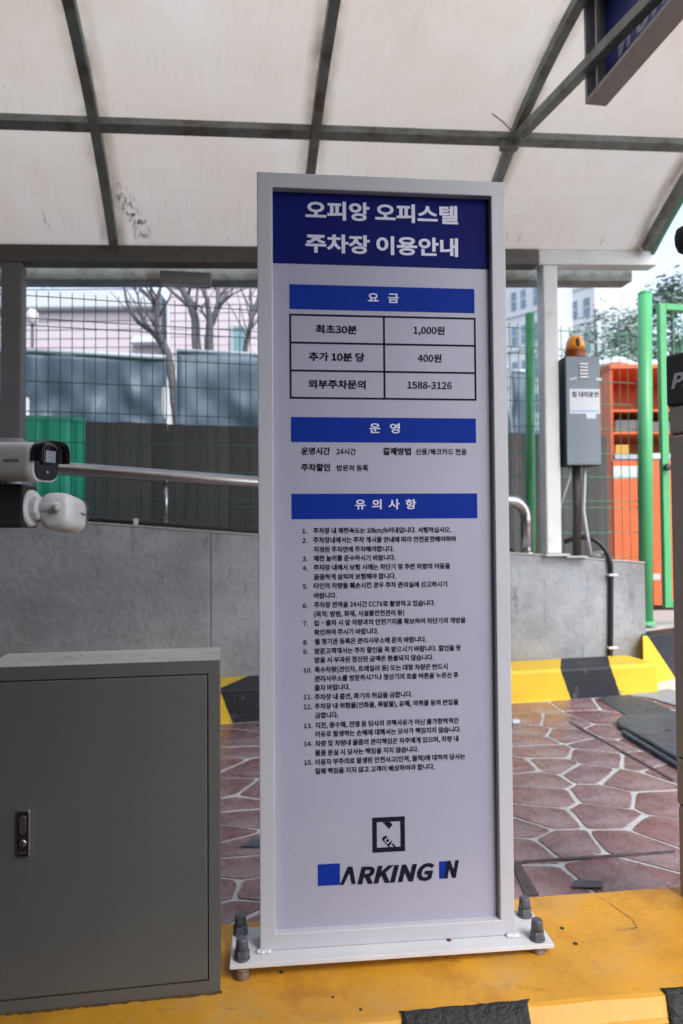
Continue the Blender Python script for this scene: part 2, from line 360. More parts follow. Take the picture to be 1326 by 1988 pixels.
if _cal: EM[0] = (max(v.y for v in _cal) - min(v.y for v in _cal)) / 0.924
def put_text(mb, body, x0, x1, zc, size, y, offset=0.0, shear=0.0, spacing=1.0, fit_h=None, mirror=False, stamp=0.0):
    """lettering lying in the local x-z plane at depth y, spanning x0..x1, glyph centre zc"""
    vs, fs = text_mesh(body, offset, shear, spacing)
    if not vs: return
    a = min(v.x for v in vs); b = max(v.x for v in vs)
    lo = min(v.y for v in vs); hi = max(v.y for v in vs)
    sx = (x1 - x0) / (b - a)
    if fit_h: sz = fit_h / (hi - lo); mid = (hi + lo) / 2
    else: sz = size; mid = 0.38
    out = []
    for v in vs:
        xx = (v.x - a) * sx
        out.append(Vector((x1 - xx if mirror else x0 + xx, y, zc + (v.y - mid) * sz)))
    fs = fs if not mirror else [f[::-1] for f in fs]
    mb.add(out, fs)
    if stamp:                        # heavier weight: the glyphs laid over themselves a hair to each side
        for k, (dx, dz) in enumerate(((-stamp, 0), (stamp, 0), (0, stamp * .7), (0, -stamp * .7))):
            mb.add([v + Vector((dx, .00006 * (k + 1), dz)) for v in out], fs)

# ================================================================== THE SETTING
# ------------------------------------------------ ground and stone paving
g = MB().add([(-60, -12, -.012), (60, -12, -.012), (60, 220, -.012), (-60, 220, -.012)], [(0, 1, 2, 3)])
tag(g.build('ground', m_asph), kind='structure')

WA, WB = 4.939, 0.246            # front face of the low wall:  y = WA + WB x
ang = math.atan(WB)
pave = MB().prism([(-3.6, 1.72), (4.6, 2.3), (4.6, 6.3), (-3.6, 4.3)], -.06, 0.0).build('pavement', m_grout)
tag(pave, kind='structure')

def clip(poly, p, n):            # keep side where (q-p).n <= 0
    out = []
    for i in range(len(poly)):
        a, b = poly[i], poly[(i + 1) % len(poly)]
        da = (a[0] - p[0]) * n[0] + (a[1] - p[1]) * n[1]; db = (b[0] - p[0]) * n[0] + (b[1] - p[1]) * n[1]
        if da <= 0: out.append(a)
        if (da < 0 < db) or (db < 0 < da):
            t = da / (da - db); out.append((a[0] + (b[0] - a[0]) * t, a[1] + (b[1] - a[1]) * t))
    return out
seeds_px = []
for x, y in [(150, 120), (520, 110), (820, 120), (110, 220), (390, 240), (700, 210), (120, 315), (480, 350), (820, 330), (140, 385),
             (250, 470), (700, 420), (1020, 390), (60, 590), (330, 580), (680, 520), (1050, 560), (1220, 610), (190, 680), (600, 640),
             (900, 700), (230, 815), (750, 820), (1150, 870)]:
    seeds_px.append((990 + x / 3.946, 1340 + y / 3.946))
for x, y in [(240, 190), (750, 180), (90, 275), (1160, 290), (110, 430), (400, 390), (950, 390), (760, 620), (250, 690)]:
    seeds_px.append((990 + x / 3.946, 1540 + y / 3.946))
for x, y in [(190, 600), (180, 700), (100, 760), (250, 790), (100, 980), (180, 1050), (250, 1000), (200, 1200), (100, 1290), (200, 1380),
             (200, 1560), (60, 1720), (250, 1720), (160, 1870), (300, 1960)]:
    seeds_px.append((420 + x / 3.82, 1280 + y / 3.82))
seeds = []
for x, y in seeds_px:
    p = PZ(x, y, 0); seeds.append((p.x, p.y))
rs = random.Random(5)
tries = 0
while tries < 9000:
    tries += 1
    q = (rs.uniform(-3.4, 4.4), rs.uniform(1.75, 6.0))
    if q[1] > WA - .2 + WB * q[0] + .2: continue
    if all(((q[0] - s[0]) / 1.2) ** 2 + (q[1] - s[1]) ** 2 > .30 ** 2 for s in seeds): seeds.append(q)
nstone = 0
def jw(i, j): return random.Random(min(i, j) * 977 + max(i, j)).uniform(.0050, .0110)
for i, s in enumerate(seeds):
    poly = [(s[0] - .5, s[1] - .5), (s[0] + .5, s[1] - .5), (s[0] + .5, s[1] + .5), (s[0] - .5, s[1] + .5)]
    for j, t in enumerate(seeds):
        if j == i: continue
        dx, dy = t[0] - s[0], t[1] - s[1]; d = math.hypot(dx, dy)
        if d > 1.2: continue
        poly = clip(poly, ((s[0] + t[0]) / 2 - dx / d * jw(i, j), (s[1] + t[1]) / 2 - dy / d * jw(i, j)), (dx / d, dy / d))
        if len(poly) < 3: break
    if len(poly) < 3: continue
    poly = clip(poly, (0, WA - .40), (-math.sin(ang), math.cos(ang)))
    # keep the stones inside the paved strip
    for a, b in (((-3.6, 1.74), (4.6, 2.32)), ((4.58, 2.3), (4.58, 6.3)), ((-3.58, 4.3), (-3.58, 1.72))):
        ex, ey = b[0] - a[0], b[1] - a[1]; L = math.hypot(ex, ey); poly = clip(poly, a, (ey / L, -ex / L)) if len(poly) > 2 else []
    if len(poly) < 3: continue
    for k in range(2):               # rounded, slightly wavering outline
        q = []
        for u in range(len(poly)):
            a, b = poly[u], poly[(u + 1) % len(poly)]
            f = .075 if k == 0 else .2
            q.append((a[0] * (1 - f) + b[0] * f, a[1] * (1 - f) + b[1] * f)); q.append((a[0] * f + b[0] * (1 - f), a[1] * f + b[1] * (1 - f)))
        poly = q
    cx = sum(p[0] for p in poly) / len(poly); cy = sum(p[1] for p in poly) / len(poly)
    poly = [(p[0] - cx + rs.uniform(-.003, .003), p[1] - cy + rs.uniform(-.003, .003)) for p in poly]
    mb = MB(); n = len(poly); hh = .0026 + rs.uniform(0, .0022)
    vs = [(p[0], p[1], -.004) for p in poly] + [(p[0] * .985, p[1] * .985, hh - .0012) for p in poly] + [(p[0] * .972, p[1] * .972, hh) for p in poly]
    fs = [tuple(range(2 * n, 3 * n))]
    for k in range(n):
        fs += [(k, (k + 1) % n, n + (k + 1) % n, n + k), (n + k, n + (k + 1) % n, 2 * n + (k + 1) % n, 2 * n + k)]
    mb.add(vs, fs); mb.build('paving_stone', m_stone, pave, loc=(cx, cy, 0)); nstone += 1

# saw-cut grooves, the drain strip, the pale concrete apron
def flat(name, pts, z0, z1, m, parent=None, bevel=0.0):
    return MB().prism([(p.x, p.y) for p in pts][::-1] if area(pts) < 0 else [(p.x, p.y) for p in pts], z0, z1).build(name, m, parent, bevel)
def area(p): return sum(p[i].x * p[(i + 1) % len(p)].y - p[(i + 1) % len(p)].x * p[i].y for i in range(len(p)))
m_groove = mat('groove_filler', (0.11, 0.085, 0.095), 0.85, var=.4, scale=30)
tp = [PZ(*q, 0) for q in ((1104, 1404), (1110, 1404), (1308, 1515), (1306, 1518), (1290, 1511))]
flat('sawn_groove', [tp[0], tp[1], tp[2], tp[3]], .002, .0085, m_groove, pave)
tp = [PZ(*q, 0) for q in ((995, 1676), (1310, 1655), (1310, 1658), (995, 1680))]
flat('sawn_groove', tp, .002, .0085, m_groove, pave)
tp = [PZ(*q, 0) for q in ((994, 1684), (1012, 1684), (1046, 1742), (1020, 1744))]
flat('drain_cover', tp, .002, .010, mat('dark_iron', (.085, .07, .075), .6, var=.4, scale=20, bump=.6), pave)
tp = [PZ(*q, 0) for q in ((1160, 1358), (1200, 1350), (1262, 1362), (1340, 1398), (1340, 1420), (1232, 1400))]
flat('drain_strip', tp, .001, .009, mat('tarred_strip', (.07, .08, .085), .7, var=.5, scale=18, bump=.6), pave)
tp = [PZ(*q, 0) for q in ((1215, 1352), (1300, 1341), (1340, 1352), (1400, 1400), (1330, 1378), (1262, 1358))]
flat('concrete_apron', tp, .001, .013, m_conc, pave)

# ------------------------------------------------ far kerb
def axis_frame(x, off, z=0.0):       # point on the wall line at x, shifted towards the camera by off
    return Vector((x, WA + WB * x, z)) + Vector((math.sin(ang), -math.cos(ang), 0)) * off
KH = 0.212
k0 = axis_frame(0, 0.37)
kerb = thing('painted_kerb', 'low kerb with slanting black and yellow bands along the foot of the concrete wall', 'kerb', k0, ang)
def kx(px, py):                      # local x of a point on the kerb's front face
    a = k0.y - WB * k0.x
    p = PL(px, py, a, WB); return ((p - k0).x) / math.cos(ang)
b1, b2, b3 = kx(427, 1325), kx(1080, 1296), kx(1181, 1290)
xe = kx(1279, 1300)
bounds = [(-5, 0), (b1 - 1.2, 1), (b1 - .8, 0), (b1, 1), (b1 + .42, 0), (b1 + .86, 1), (b1 + 1.24, 0), (b2, 1), (b3, 0), (4, 0)]
m_stripe = stripe_material(bounds, .37, .62, KH)
MB().bx(-4.2, xe, 0, .365, -.02, KH).build('kerb_block', m_stripe, kerb, .022, 3)

# raised kerb and slab on the right, behind the end of the wall
A = PZ(1250, 1331, 0); B = PZ(1330, 1314, 0)
dA = (B - A).normalized(); nA = Vector((-dA.y, dA.x, 0))
rk = math.atan2(dA.y, dA.x)
RKH = .36
kr = thing('painted_step', 'tall kerb step with a black and yellow diagonal under the green gate', 'kerb', A, rk)
m_stripe2 = stripe_material([(-3, 0), (0.04, 1), (.62, 0), (1.1, 1), (4, 1)], 1.0, .3, RKH)
MB().prism([(0.0, 0), (4, 0), (4, .16), (.22, .16)], -.02, RKH).build('kerb_block', m_stripe2, kr, .012)
slab = MB().prism([tuple((A + nA * .165 + dA * .23).xy), tuple((A + dA * 4 + nA * .165).xy), tuple((A + dA * 9 + nA * 9).xy), tuple((A + nA * 9 + dA * 3).xy)], -.02, RKH - .01)
tag(slab.build('raised_slab', m_conc_l), kind='structure')

# ------------------------------------------------ sloping concrete wall
def wtop(x): return 1.083 - .082 * x
wall = thing('concrete_wall', 'low grey concrete wall with a sloping top behind the black and yellow kerb', 'wall', (0, WA, 0), ang)
wc = math.cos(ang)
xl, xr = -4.4, 2.31
def wall_block(xa, xb):
    la, lb = xa / wc, xb / wc
    za, zb = wtop(xa), wtop(xb)
    return MB().hexa([(la, 0, -.05), (lb, 0, -.05), (lb, .22, -.05), (la, .22, -.05)], [(la, 0, za), (lb, 0, zb), (lb, .22, zb), (la, .22, za)])
prev = xl
for xj in (-.86, xr):
    wall_block(prev + .0007, xj - .0007).build('wall_section', m_conc, wall, .008); prev = xj
m_seam = mat('cement_capping', (.42, .41, .39), .8, var=.15, bump=.4, bscale=60)
cap = MB()
cap.hexa([(xl / wc, -.006, wtop(xl) + .001), (xr / wc, -.006, wtop(xr) + .001), (xr / wc, .226, wtop(xr) + .001), (xl / wc, .226, wtop(xl) + .001)],
         [(xl / wc, -.006, wtop(xl) + .013), (xr / wc, -.006, wtop(xr) + .013), (xr / wc, .226, wtop(xr) + .013), (xl / wc, .226, wtop(xl) + .013)])
cap.build('capping', m_seam, wall, .004)
def onwall(x, y, dz):                # point on the wall's top, local y across it
    p = Vector((0, WA, 0)) + Vector((math.cos(ang), math.sin(ang), 0)) * (x / wc) + Vector((-math.sin(ang), math.cos(ang), 0)) * y
    p.z = wtop(x) + .013 + dz; return p

# ground of the ramp behind the wall and the yard behind the fence
yard = MB().prism([(-14, WA + WB * -14 + .3), (2.2, WA + WB * 2.2 + .3), (2.2, 60), (-14, 60)], -.01, .25)
tag(yard.build('yard', m_conc_l), kind='structure')

# ------------------------------------------------ traffic island
TI = .16
def tz(x): return .16 + .020 * max(0, min(.8, x + .25))
def PI_(px, py):                     # point on the island's gently rising top
    p = PZ(px, py, TI)
    for _ in range(4): p = PZ(px, py, tz(p.x))
    return p
f0, f1 = PI_(430, 1790), PI_(1310, 1718)
n0, n1 = PI_(1030, 1950), PI_(1290, 1928)
def lin(a, b, x): return a.y + (b.y - a.y) * (x - a.x) / (b.x - a.x)
isl = MB()
xa, xb = -2.6, 2.6
# cross-section: far foot, far top, near top, near chamfer, near foot
def sec(x):
    yf = lin(f0, f1, x); yn = lin(n0, n1, x); TI = tz(x)
    return [(x, yf + .012, -.01), (x, yf + .004, TI - .012), (x, yf - .012, TI), (x, yn + .006, TI), (x, yn - .004, TI - .003), (x, yn - .030, TI - .030), (x, yn - .034, TI - .038), (x, yn - .038, -.01)]
NS = 60
vs = []; fs = []
for i in range(NS + 1):
    x = xa + (xb - xa) * i / NS
    vs += [(p[0], p[1] + random.uniform(-.0012, .0012), p[2] + random.uniform(-.0008, .0008)) for p in sec(x)]
for i in range(NS):
    for k in range(7):
        fs.append((i * 8 + k, i * 8 + k + 1, (i + 1) * 8 + k + 1, (i + 1) * 8 + k))
isl.add(vs, fs); isl.f += [tuple(range(8))[::-1], tuple(NS * 8 + k for k in range(8))]; isl.sm += [False, False]
isl.f = [f[::-1] for f in isl.f]
island = isl.build('traffic_island', m_yellow)
tag(island, 'yellow painted concrete island under the sign, the cabinet and the payment machine', 'traffic island')
def patch(xs, xe_, m=m_tar):
    mb = MB(); n = 26; vs = []; fs = []
    for i in range(n + 1):
        x = xs + (xe_ - xs) * i / n
        s = sec(x); e = .004
        j = random.uniform(-.004, .004)
        if i in (0, n): x += j
        row = [(x, s[3][1] + .003 + random.uniform(-.002, .002), tz(x) + .0015), (x, s[3][1] + .0, tz(x) + .003), (x, s[4][1], tz(x) + .002), (x - 0, s[5][1] - .003, s[5][2] + .002), (x, s[7][1] - .004, s[6][2] - .02), (x, s[7][1] - .004, .07 + random.uniform(-.01, .01))]
        if i in (0, n): row = [(q[0] + random.uniform(-.006, .006), q[1], q[2]) for q in row]
        vs += row
    for i in range(n):
        for k in range(5): fs.append((i * 6 + k, (i + 1) * 6 + k, (i + 1) * 6 + k + 1, i * 6 + k + 1))
    mb.add(vs, fs, True)
    o = mb.build('black_paint_patch', m, island)
    md = o.modifiers.new('solid', 'SOLIDIFY'); md.thickness = .003; md.offset = -1
p1, p2 = PI_(782, 1972), PI_(1028, 1951)
patch(p1.x, p2.x)
patch(PI_(1291, 1928).x, PI_(1291, 1928).x + .2)
patch(PZ(782, 1972, TI).x - .52, PZ(782, 1972, TI).x - .3)
# cracks and drill holes in the island's top
m_crack = mat('crack', (.06, .05, .04), .9, var=.3)
def crack(pts, w):
    mb = MB(); vs = []; fs = []
    q = [PI_(*p) for p in pts]
    for i in range(len(q) - 1):
        n = 5
        for k in range(n):
            a = q[i].lerp(q[i + 1], k / n); vs_ = a + Vector((random.uniform(-.002, .002), random.uniform(-.002, .002), 0))
            ww = w * random.uniform(.3, 1.2)
            d = (q[i + 1] - q[i]).normalized(); nn = Vector((-d.y, d.x, 0)) * ww
            vs += [vs_ + nn + Vector((0, 0, .0012)), vs_ - nn + Vector((0, 0, .0012))]
    for i in range(len(vs) // 2 - 1):
        if random.random() < .16: continue
        fs.append((2 * i, 2 * i + 1, 2 * i + 3, 2 * i + 2))
    mb.add(vs, fs); mb.build('crack', m_crack, island)
crack([(1164, 1742), (1186, 1756), (1208, 1772), (1228, 1785), (1234, 1796), (1233, 1801)], .0011)
crack([(1126, 1760), (1150, 1758), (1180, 1760)], .0006)
crack([(1226, 1804), (1240, 1800)], .0012)
for (x, y, r) in ((1091, 1802, .0052), (1117, 1832, .0058), (546, 1888, .005), (646, 1936, .003), (700, 1960, .0035)):
    q = PI_(x, y)
    MB().lathe([(r, -.004), (r, .0012), (r * .8, .0014)], q, 12).build('drill_hole', m_crack, island)

# ------------------------------------------------ unseen building behind the camera, placed and shaped to block light
bw = thing('unseen_blocker_building', 'unseen dark building behind the camera, added to block light', 'building', (0, 0, 0))
MB().bx(-14, 1.2, -1.6, -1.0, 0, 8).build('wall', m_wallb, bw)
MB().bx(-14, -3.05, -.999, 3.75, 0, 8).build('wall', m_wallb, bw)
MB().bx(-3.04, 1.2, -.999, .3, 3.45, 3.75).build('overhead_slab', m_wallb, bw)

# ================================================================== CANOPY
CA, CS, CE = 5.054, .16, .0466
def E(x, s=0.0, h=0.0):
    return Vector((x + .158 * s, CA + CS * x - .987 * s, 3.164 + CE * (x + .27) + h))
RR, S0, H0 = 3.6, 2.146, 2.89
def arch(s): return math.sqrt(max(0, RR * RR - (s - S0) ** 2)) - H0
can = thing('canopy', 'arched canopy of frosted plastic sheets on a grey steel frame over the lane', 'canopy', (0, 0, 0))
ex = Vector((1, CS, CE)).normalized(); ey = Vector((.158, -.987, 0)).normalized()
def beam(x0, x1, s0, s1, h0, h1):
    b = [E(x0, s1, h0), E(x1, s1, h0), E(x1, s0, h0), E(x0, s0, h0)]
    t = [E(x0, s1, h1), E(x1, s1, h1), E(x1, s0, h1), E(x0, s0, h1)]
    return MB().hexa(b, t)
XL, XR = -3.0, 2.42
m_beam_dim = mat('weathered_shadowed_steel', (0.115, 0.112, 0.105), 0.6, var=0.2, scale=7, dirt=[((.20, .18, .14), 6, .56, .14, .5, W), ((.05, .035, .025), 3, .58, .1, .7, W)])  # left part of the same beam, its shadow put into the colour
beam(XL, 1.475, -.125, 0, -.125, 0).build('eave_beam', m_beam_dim, can, .006)
beam(1.478, XR, -.125, 0, -.124, .0015).build('eave_beam', m_galv_lit, can, .006)
beam(XL, XR - .06, -.40, -.24, -.165, -.06).build('gutter', m_rib, can, .006)
beam(XL, XR, 4.292, 4.417, -.125, 0).build('eave_beam', m_galv, can, .006)
rib_x = [-2.77, -1.515, -.26, .975, 2.30]
def arc_bar(x0, x1, sa, sb, dh0, dh1, n=22, uv=False):
    mb = MB(); vs = []; uvs = []
    for i in range(n + 1):
        s = sa + (sb - sa) * i / n
        nx = Vector((0, 0, 1)) * 1.0
        th = math.asin((s - S0) / RR)
        for (x, dh) in ((x0, dh0), (x1, dh0), (x1, dh1), (x0, dh1)):
            # offset along the arch's own normal
            vs.append(E(x, s + math.sin(th) * dh, arch(s) + math.cos(th) * dh)); uvs.append((x, s))
    fs = [(0, 1, 2, 3)]
    for i in range(n):
        for k in range(4): fs.append((i * 4 + k, (i + 1) * 4 + k, (i + 1) * 4 + (k + 1) % 4, i * 4 + (k + 1) % 4))
    fs.append(tuple(n * 4 + k for k in range(4))[::-1])
    mb.add(vs, [f[::-1] for f in fs]); mb.uv = uvs if uv else None
    return mb
for x in rib_x:
    arc_bar(x - .028, x + .028, 0.02, 4.27, -.075, -.012).build('rib', m_rib, can, .004)
for i, s in enumerate((.74, 2.15, 3.4)):
    th = math.asin((s - S0) / RR)
    for a, b in zip(rib_x[:-1], rib_x[1:]):
        arc_bar(a + .029, b - .029, s - .03, s + .03, -.070, -.012, 2).build('purlin', m_rib, can, .003)
edges = [XL] + rib_x[1:-1] + [2.37]
for a, b in zip(edges[:-1], edges[1:]):
    arc_bar(a + .002, b - .002, -.03, 4.32, -.010, -.004, 34, True).build('roof_sheet', m_roof, can)
# bright edging of the last sheet
arc_bar(2.372, 2.40, -.03, 4.32, -.035, .012, 30).build('sheet_edging', mat('green_tinted_edge', (.12, .30, .20), .35), can)
# posts
wr = Matrix.Rotation(math.atan(CS), 3, 'Z')
def post(px0, top_h, zb, m, name='post'):
    pass
pr = E(1.565, -.062, 0)
zt = pr.z - .125
pt = MB().box((pr.x, pr.y, (zt + onwall(1.565, 0, 0).z + .012) / 2), (.118, .118, zt - onwall(1.565, 0, 0).z - .012), wr).build('post', m_galv_lit, can, .014, 3)
MB().box((pr.x, pr.y - .01, onwall(1.565, 0, 0).z + .004), (.19, .19, .014), Matrix.Rotation(ang, 3, 'Z')).build('base_plate', m_plate, pt, .002)
pl_x = -2.165
ppt = E(pl_x, -.062, 0); zt = ppt.z - .125
pz = 1.15 + 185 / F * 4.75
pt2 = MB().box((ppt.x, ppt.y, (zt + pz) / 2), (.135, .12, zt - pz), wr).build('post', mat('shadowed_grey_post', (.16, .155, .17), .55, var=.08), can, .014, 3)  # left post darkened in its colour for the shadowed side
MB().box((ppt.x - .1, ppt.y + .02, pz / 2), (.36, .3, pz), wr).build('concrete_pier', m_conc, can, .01)
MB().box((E(-2.9, 4.36).x, E(-2.9, 4.36).y, 1.45), (.12, .12, 2.8), wr).build('post', m_galv, can, .01)
MB().box((E(2.2, 4.36).x, E(2.2, 4.36).y, 1.52), (.12, .12, 2.96), wr).build('post', m_galv, can, .01)
# sleeve where the beam changes, weld bracket at the node
node = P(1003, 268, 4.45)
s_ = .74
nodeE = E(.975, .74, arch(.74) - .10)
nodeE = P(1004, 268, 4.38)
strut_end = nodeE + (P(1249, 16, 3.13) - nodeE) * 1.9
def bar(a, b, w, h):
    d = (b - a); L = d.length; q = d.to_track_quat('X', 'Z').to_matrix()
    return MB().box((a + b) / 2, (L, w, h), q)
bar(nodeE + (nodeE - strut_end).normalized() * .09, strut_end, .055, .055).build('tie_bar', m_rib, can, .004)
MB().box(nodeE + Vector((-.045, .03, -.035)), (.11, .05, .05), wr).build('bracket', m_rib, can, .004)
MB().tube([nodeE + Vector((-.02, 0, .03)), nodeE + Vector((-.10, -.05, .075)), nodeE + Vector((-.17, -.09, .10))], .004, 6).build('tie_wire', m_rib, can)
MB().tube([E(.975, .5, arch(.5) - .08), E(1.0, .35, arch(.35) - .12), E(.99, .15, arch(.15) - .12), E(.985, .03, -.02)], .006, 6).build('cable', m_cable, can)

# lamp housing hanging below the beam on the left
lh = thing('lamp_housing', 'grey box lamp housing under the eave beam in front of the bare trees', 'lamp', (0, 0, 0))
a, b = PL(311, 528, CA + .19, CS), PL(411, 556, CA + .19, CS)
MB().box(((a.x + b.x) / 2, (a.y + b.y) / 2, (a.z + b.z) / 2), (b.x - a.x, .085, abs(a.z - b.z)), wr).build('housing', m_sgrey, lh, .006)
MB().box(((a.x + b.x) / 2, (a.y + b.y) / 2, b.z - .004), (b.x - a.x - .03, .06, .008), wr).build('diffuser', m_panel, lh)

# ------------------------------------------------ overhead direction sign, seen from behind
bx0 = P(1136, 203, 3.62)
dN = Vector((.155, -.988, 0)).normalized()       # runs towards the camera
rzb = math.atan2(dN.y, dN.x)
hs_ = thing('hanging_sign', 'blue boxed sign under the canopy roof seen from behind with mirrored letters', 'sign', bx0, rzb)
# local x runs to the camera, local y to the right of that direction seen from above (world +x side is local +y)
Ls, Hs, Ds = 1.9, .62, .115
MB().bx(0, Ls, 0, Ds, 0, .022).build('bottom_rail', m_sgrey, hs_, .002)
MB().bx(0, Ls, 0, Ds, Hs - .022, Hs).build('top_rail', m_sgrey, hs_, .002)
MB().bx(0, .02, 0, Ds, .023, Hs - .023).build('end_rail', m_sgrey, hs_, .002)
MB().bx(Ls - .02, Ls, 0, Ds, .023, Hs - .023).build('end_rail', m_sgrey, hs_, .002)
MB().bx(.021, Ls - .021, Ds - .012, Ds - .006, .023, Hs - .023).build('face_sheet', m_sblue, hs_)
for xx in (.09, .72, 1.3):
    MB().bx(xx, xx + .016, .012, .03, .023, Hs - .023).build('back_stay', m_sgrey, hs_)
lt = MB()
put_text(lt, 'PARKING N', .15, 1.02, .215, .2, Ds - .0135, offset=.03, stamp=.003, fit_h=.12, mirror=True)
lt.build('lettering', m_swhite, hs_)
for xx in (.15, 1.2):
    MB().bx(xx, xx + .02, .05, .07, Hs + .001, Hs + .16).build('hanger', m_rib, hs_)

# ================================================================== FENCES AND BACKGROUND
FA, FB = 5.38, .246
fa = math.atan(FB)
fen = thing('mesh_fence', 'tall green welded wire fence with horizontal folds standing behind the concrete wall', 'fence', (0, FA, 0), fa)
rows = [2.775, 2.62, 2.57, 2.375, 2.19, 1.985, 1.78, 1.585, 1.39, 1.335, 1.13, .93, .74]
fx0, fx1 = -3.2, 2.56
vm = MB().tube([(0, 0, .6), (0, 0, 2.565), (0, -.03, 2.595), (0, 0, 2.625), (0, 0, 2.81)], .0032, 6, smooth=True).mesh('wire', m_wire)
vmd = vm.copy(); vmd.materials.clear(); vmd.materials.append(m_wire_backlit)
x = fx0
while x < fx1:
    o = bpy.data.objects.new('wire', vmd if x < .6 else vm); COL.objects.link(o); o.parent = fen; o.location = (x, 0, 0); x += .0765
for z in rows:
    o = MB().tube([(fx0, .006, z), (.62, .006, z)], .0034, 6).build('wire', m_wire_backlit, fen)
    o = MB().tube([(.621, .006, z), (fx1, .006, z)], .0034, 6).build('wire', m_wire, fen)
q = PL(1031, 609, FA + .08, FB)
lx = (q.x) / math.cos(fa)
MB().tube([(lx - .02, .085, .3), (lx + .012, .085, q.z)], .038, 20).build('fence_post', m_post, fen)
MB().tube([(-3.0, .06, .3), (-3.0, .06, 2.80)], .028, 16).build('fence_post', m_wire_backlit, fen)

# tall round gate post and the gate
gp_b, gp_t = P(1254, 1212, 5.95), P(1252, 572, 5.95)
gp = thing('gate_post', 'thick bright green round post with a domed cap at the end of the fence', 'post', (0, 0, 0))
MB().tube([gp_b - Vector((0, 0, .0)), gp_t], .056, 28).build('shaft', m_post, gp)
MB().lathe([(.057, 0), (.055, .012), (.045, .025), (.025, .034), (0, .037)], gp_t, 24).build('cap', m_post, gp)
MB().lathe([(.085, 0), (.085, .012), (.06, .03)], gp_b, 24).build('foot', m_post, gp)
gt = thing('wire_gate', 'bright green steel gate with a square frame and welded wires beside the round post', 'gate', (0, 0, 0))
ga = gp_b.y + .02; gb = .22
def GP(px, py): return PL(px, py, ga - gb * gp_b.x, gb)
tl, bl = GP(1284, 590), GP(1278, 1180)
gu = Vector((math.cos(math.atan(gb)), math.sin(math.atan(gb)), 0))
gw = 1.3
gz0, gz1 = bl.z, tl.z
grot = Matrix.Rotation(math.atan(gb), 3, 'Z')
def gbx(u0, u1, z0, z1, d=.05):
    c = tl + gu * ((u0 + u1) / 2); return MB().box((c.x, c.y, (z0 + z1) / 2), (u1 - u0, d, z1 - z0), grot)
gbx(-.035, .03, gz0, gz1).build('frame_upright', m_post, gt, .006)
gbx(gw, gw + .06, gz0, gz1).build('frame_upright', m_post, gt, .006)
gbx(.031, gw - .001, gz1 - .055, gz1).build('frame_rail', m_post, gt, .006)
gbx(.031, gw - .001, gz0, gz0 + .055).build('frame_rail', m_post, gt, .006)
z = gz1 - .17
while z > gz0 + .1:
    c0 = tl + gu * .03; c1 = tl + gu * (gw)
    MB().tube([(c0.x, c0.y, z), (c1.x, c1.y, z)], .0036, 6).build('wire', m_wire, gt); z -= .212
for i in range(1, 17):
    c = tl + gu * (.03 + i * .0765); MB().tube([(c.x, c.y - .008, gz0 + .05), (c.x, c.y - .008, gz1 - .05)], .0034, 6).build('wire', m_wire, gt)
hc = GP(1290, 908)
MB().lathe([(.02, 0), (.03, .01), (.03, .03), (.018, .04)], hc + Vector((0, -.035, 0)), 16, Matrix.Rotation(R(90), 3, 'X')).build('latch', m_black, gt)
for pyy in (886, 1120):
    hc = GP(1270, pyy); MB().box(hc + Vector((0, -.01, 0)), (.09, .03, .05), grot).build('hinge', m_galv, gt, .004)

# dark plank screen behind the fence
pla, plb = 6.0, .246
pk = thing('plank_screen', 'dark brown upright plank screen behind the green mesh fence', 'screen', (0, pla, 0), math.atan(plb))
x = PL(165, 900, pla, plb).x / math.cos(fa) + .003
first = True
pm = None
zt_ = PL(330, 823, pla, plb).z
px_list = []
pl_end = PL(1183, 950, pla, plb).x / math.cos(fa) - .1225
while x < pl_end:
    if pm is None: pm = MB().bx(0, .1215, 0, .02, .2, zt_).mesh('plank', m_plank)
    o = bpy.data.objects.new('plank', pm); COL.objects.link(o); o.parent = pk
    o.location = (x, random.uniform(-.004, .004), random.uniform(-.006, .006)); x += .1225
MB().bx(-2.1, pl_end, .03, .05, .2, zt_ - .05).build('rail', m_plank, pk)
# turquoise sheet
tq = thing('turquoise_panel', 'bright turquoise ribbed sheet behind the fence at the left edge', 'panel', (0, 5.75, 0), math.atan(plb))
q0 = PL(165, 818, 5.75, plb); q1 = PL(-60, 812, 5.75, plb)
x0, x1 = q1.x / math.cos(fa) - .8, q0.x / math.cos(fa)
n = 60; vs = []
for i in range(n + 1):
    xx = x0 + (x1 - x0) * i / n; yy = .012 if (i // 2) % 4 == 0 else 0
    vs += [(xx, yy, .6), (xx, yy, q0.z)]
o = MB().add(vs, [(2 * i, 2 * i + 2, 2 * i + 3, 2 * i + 1) for i in range(n)]).build('sheet', m_teal, tq)
o.modifiers.new('s', 'SOLIDIFY').thickness = .006
MB().bx(x0, x1, -.008, .020, q0.z + .001, q0.z + .03).build('top_trim', mat('pale_turquoise_trim', (.10, .55, .42), .5), tq)

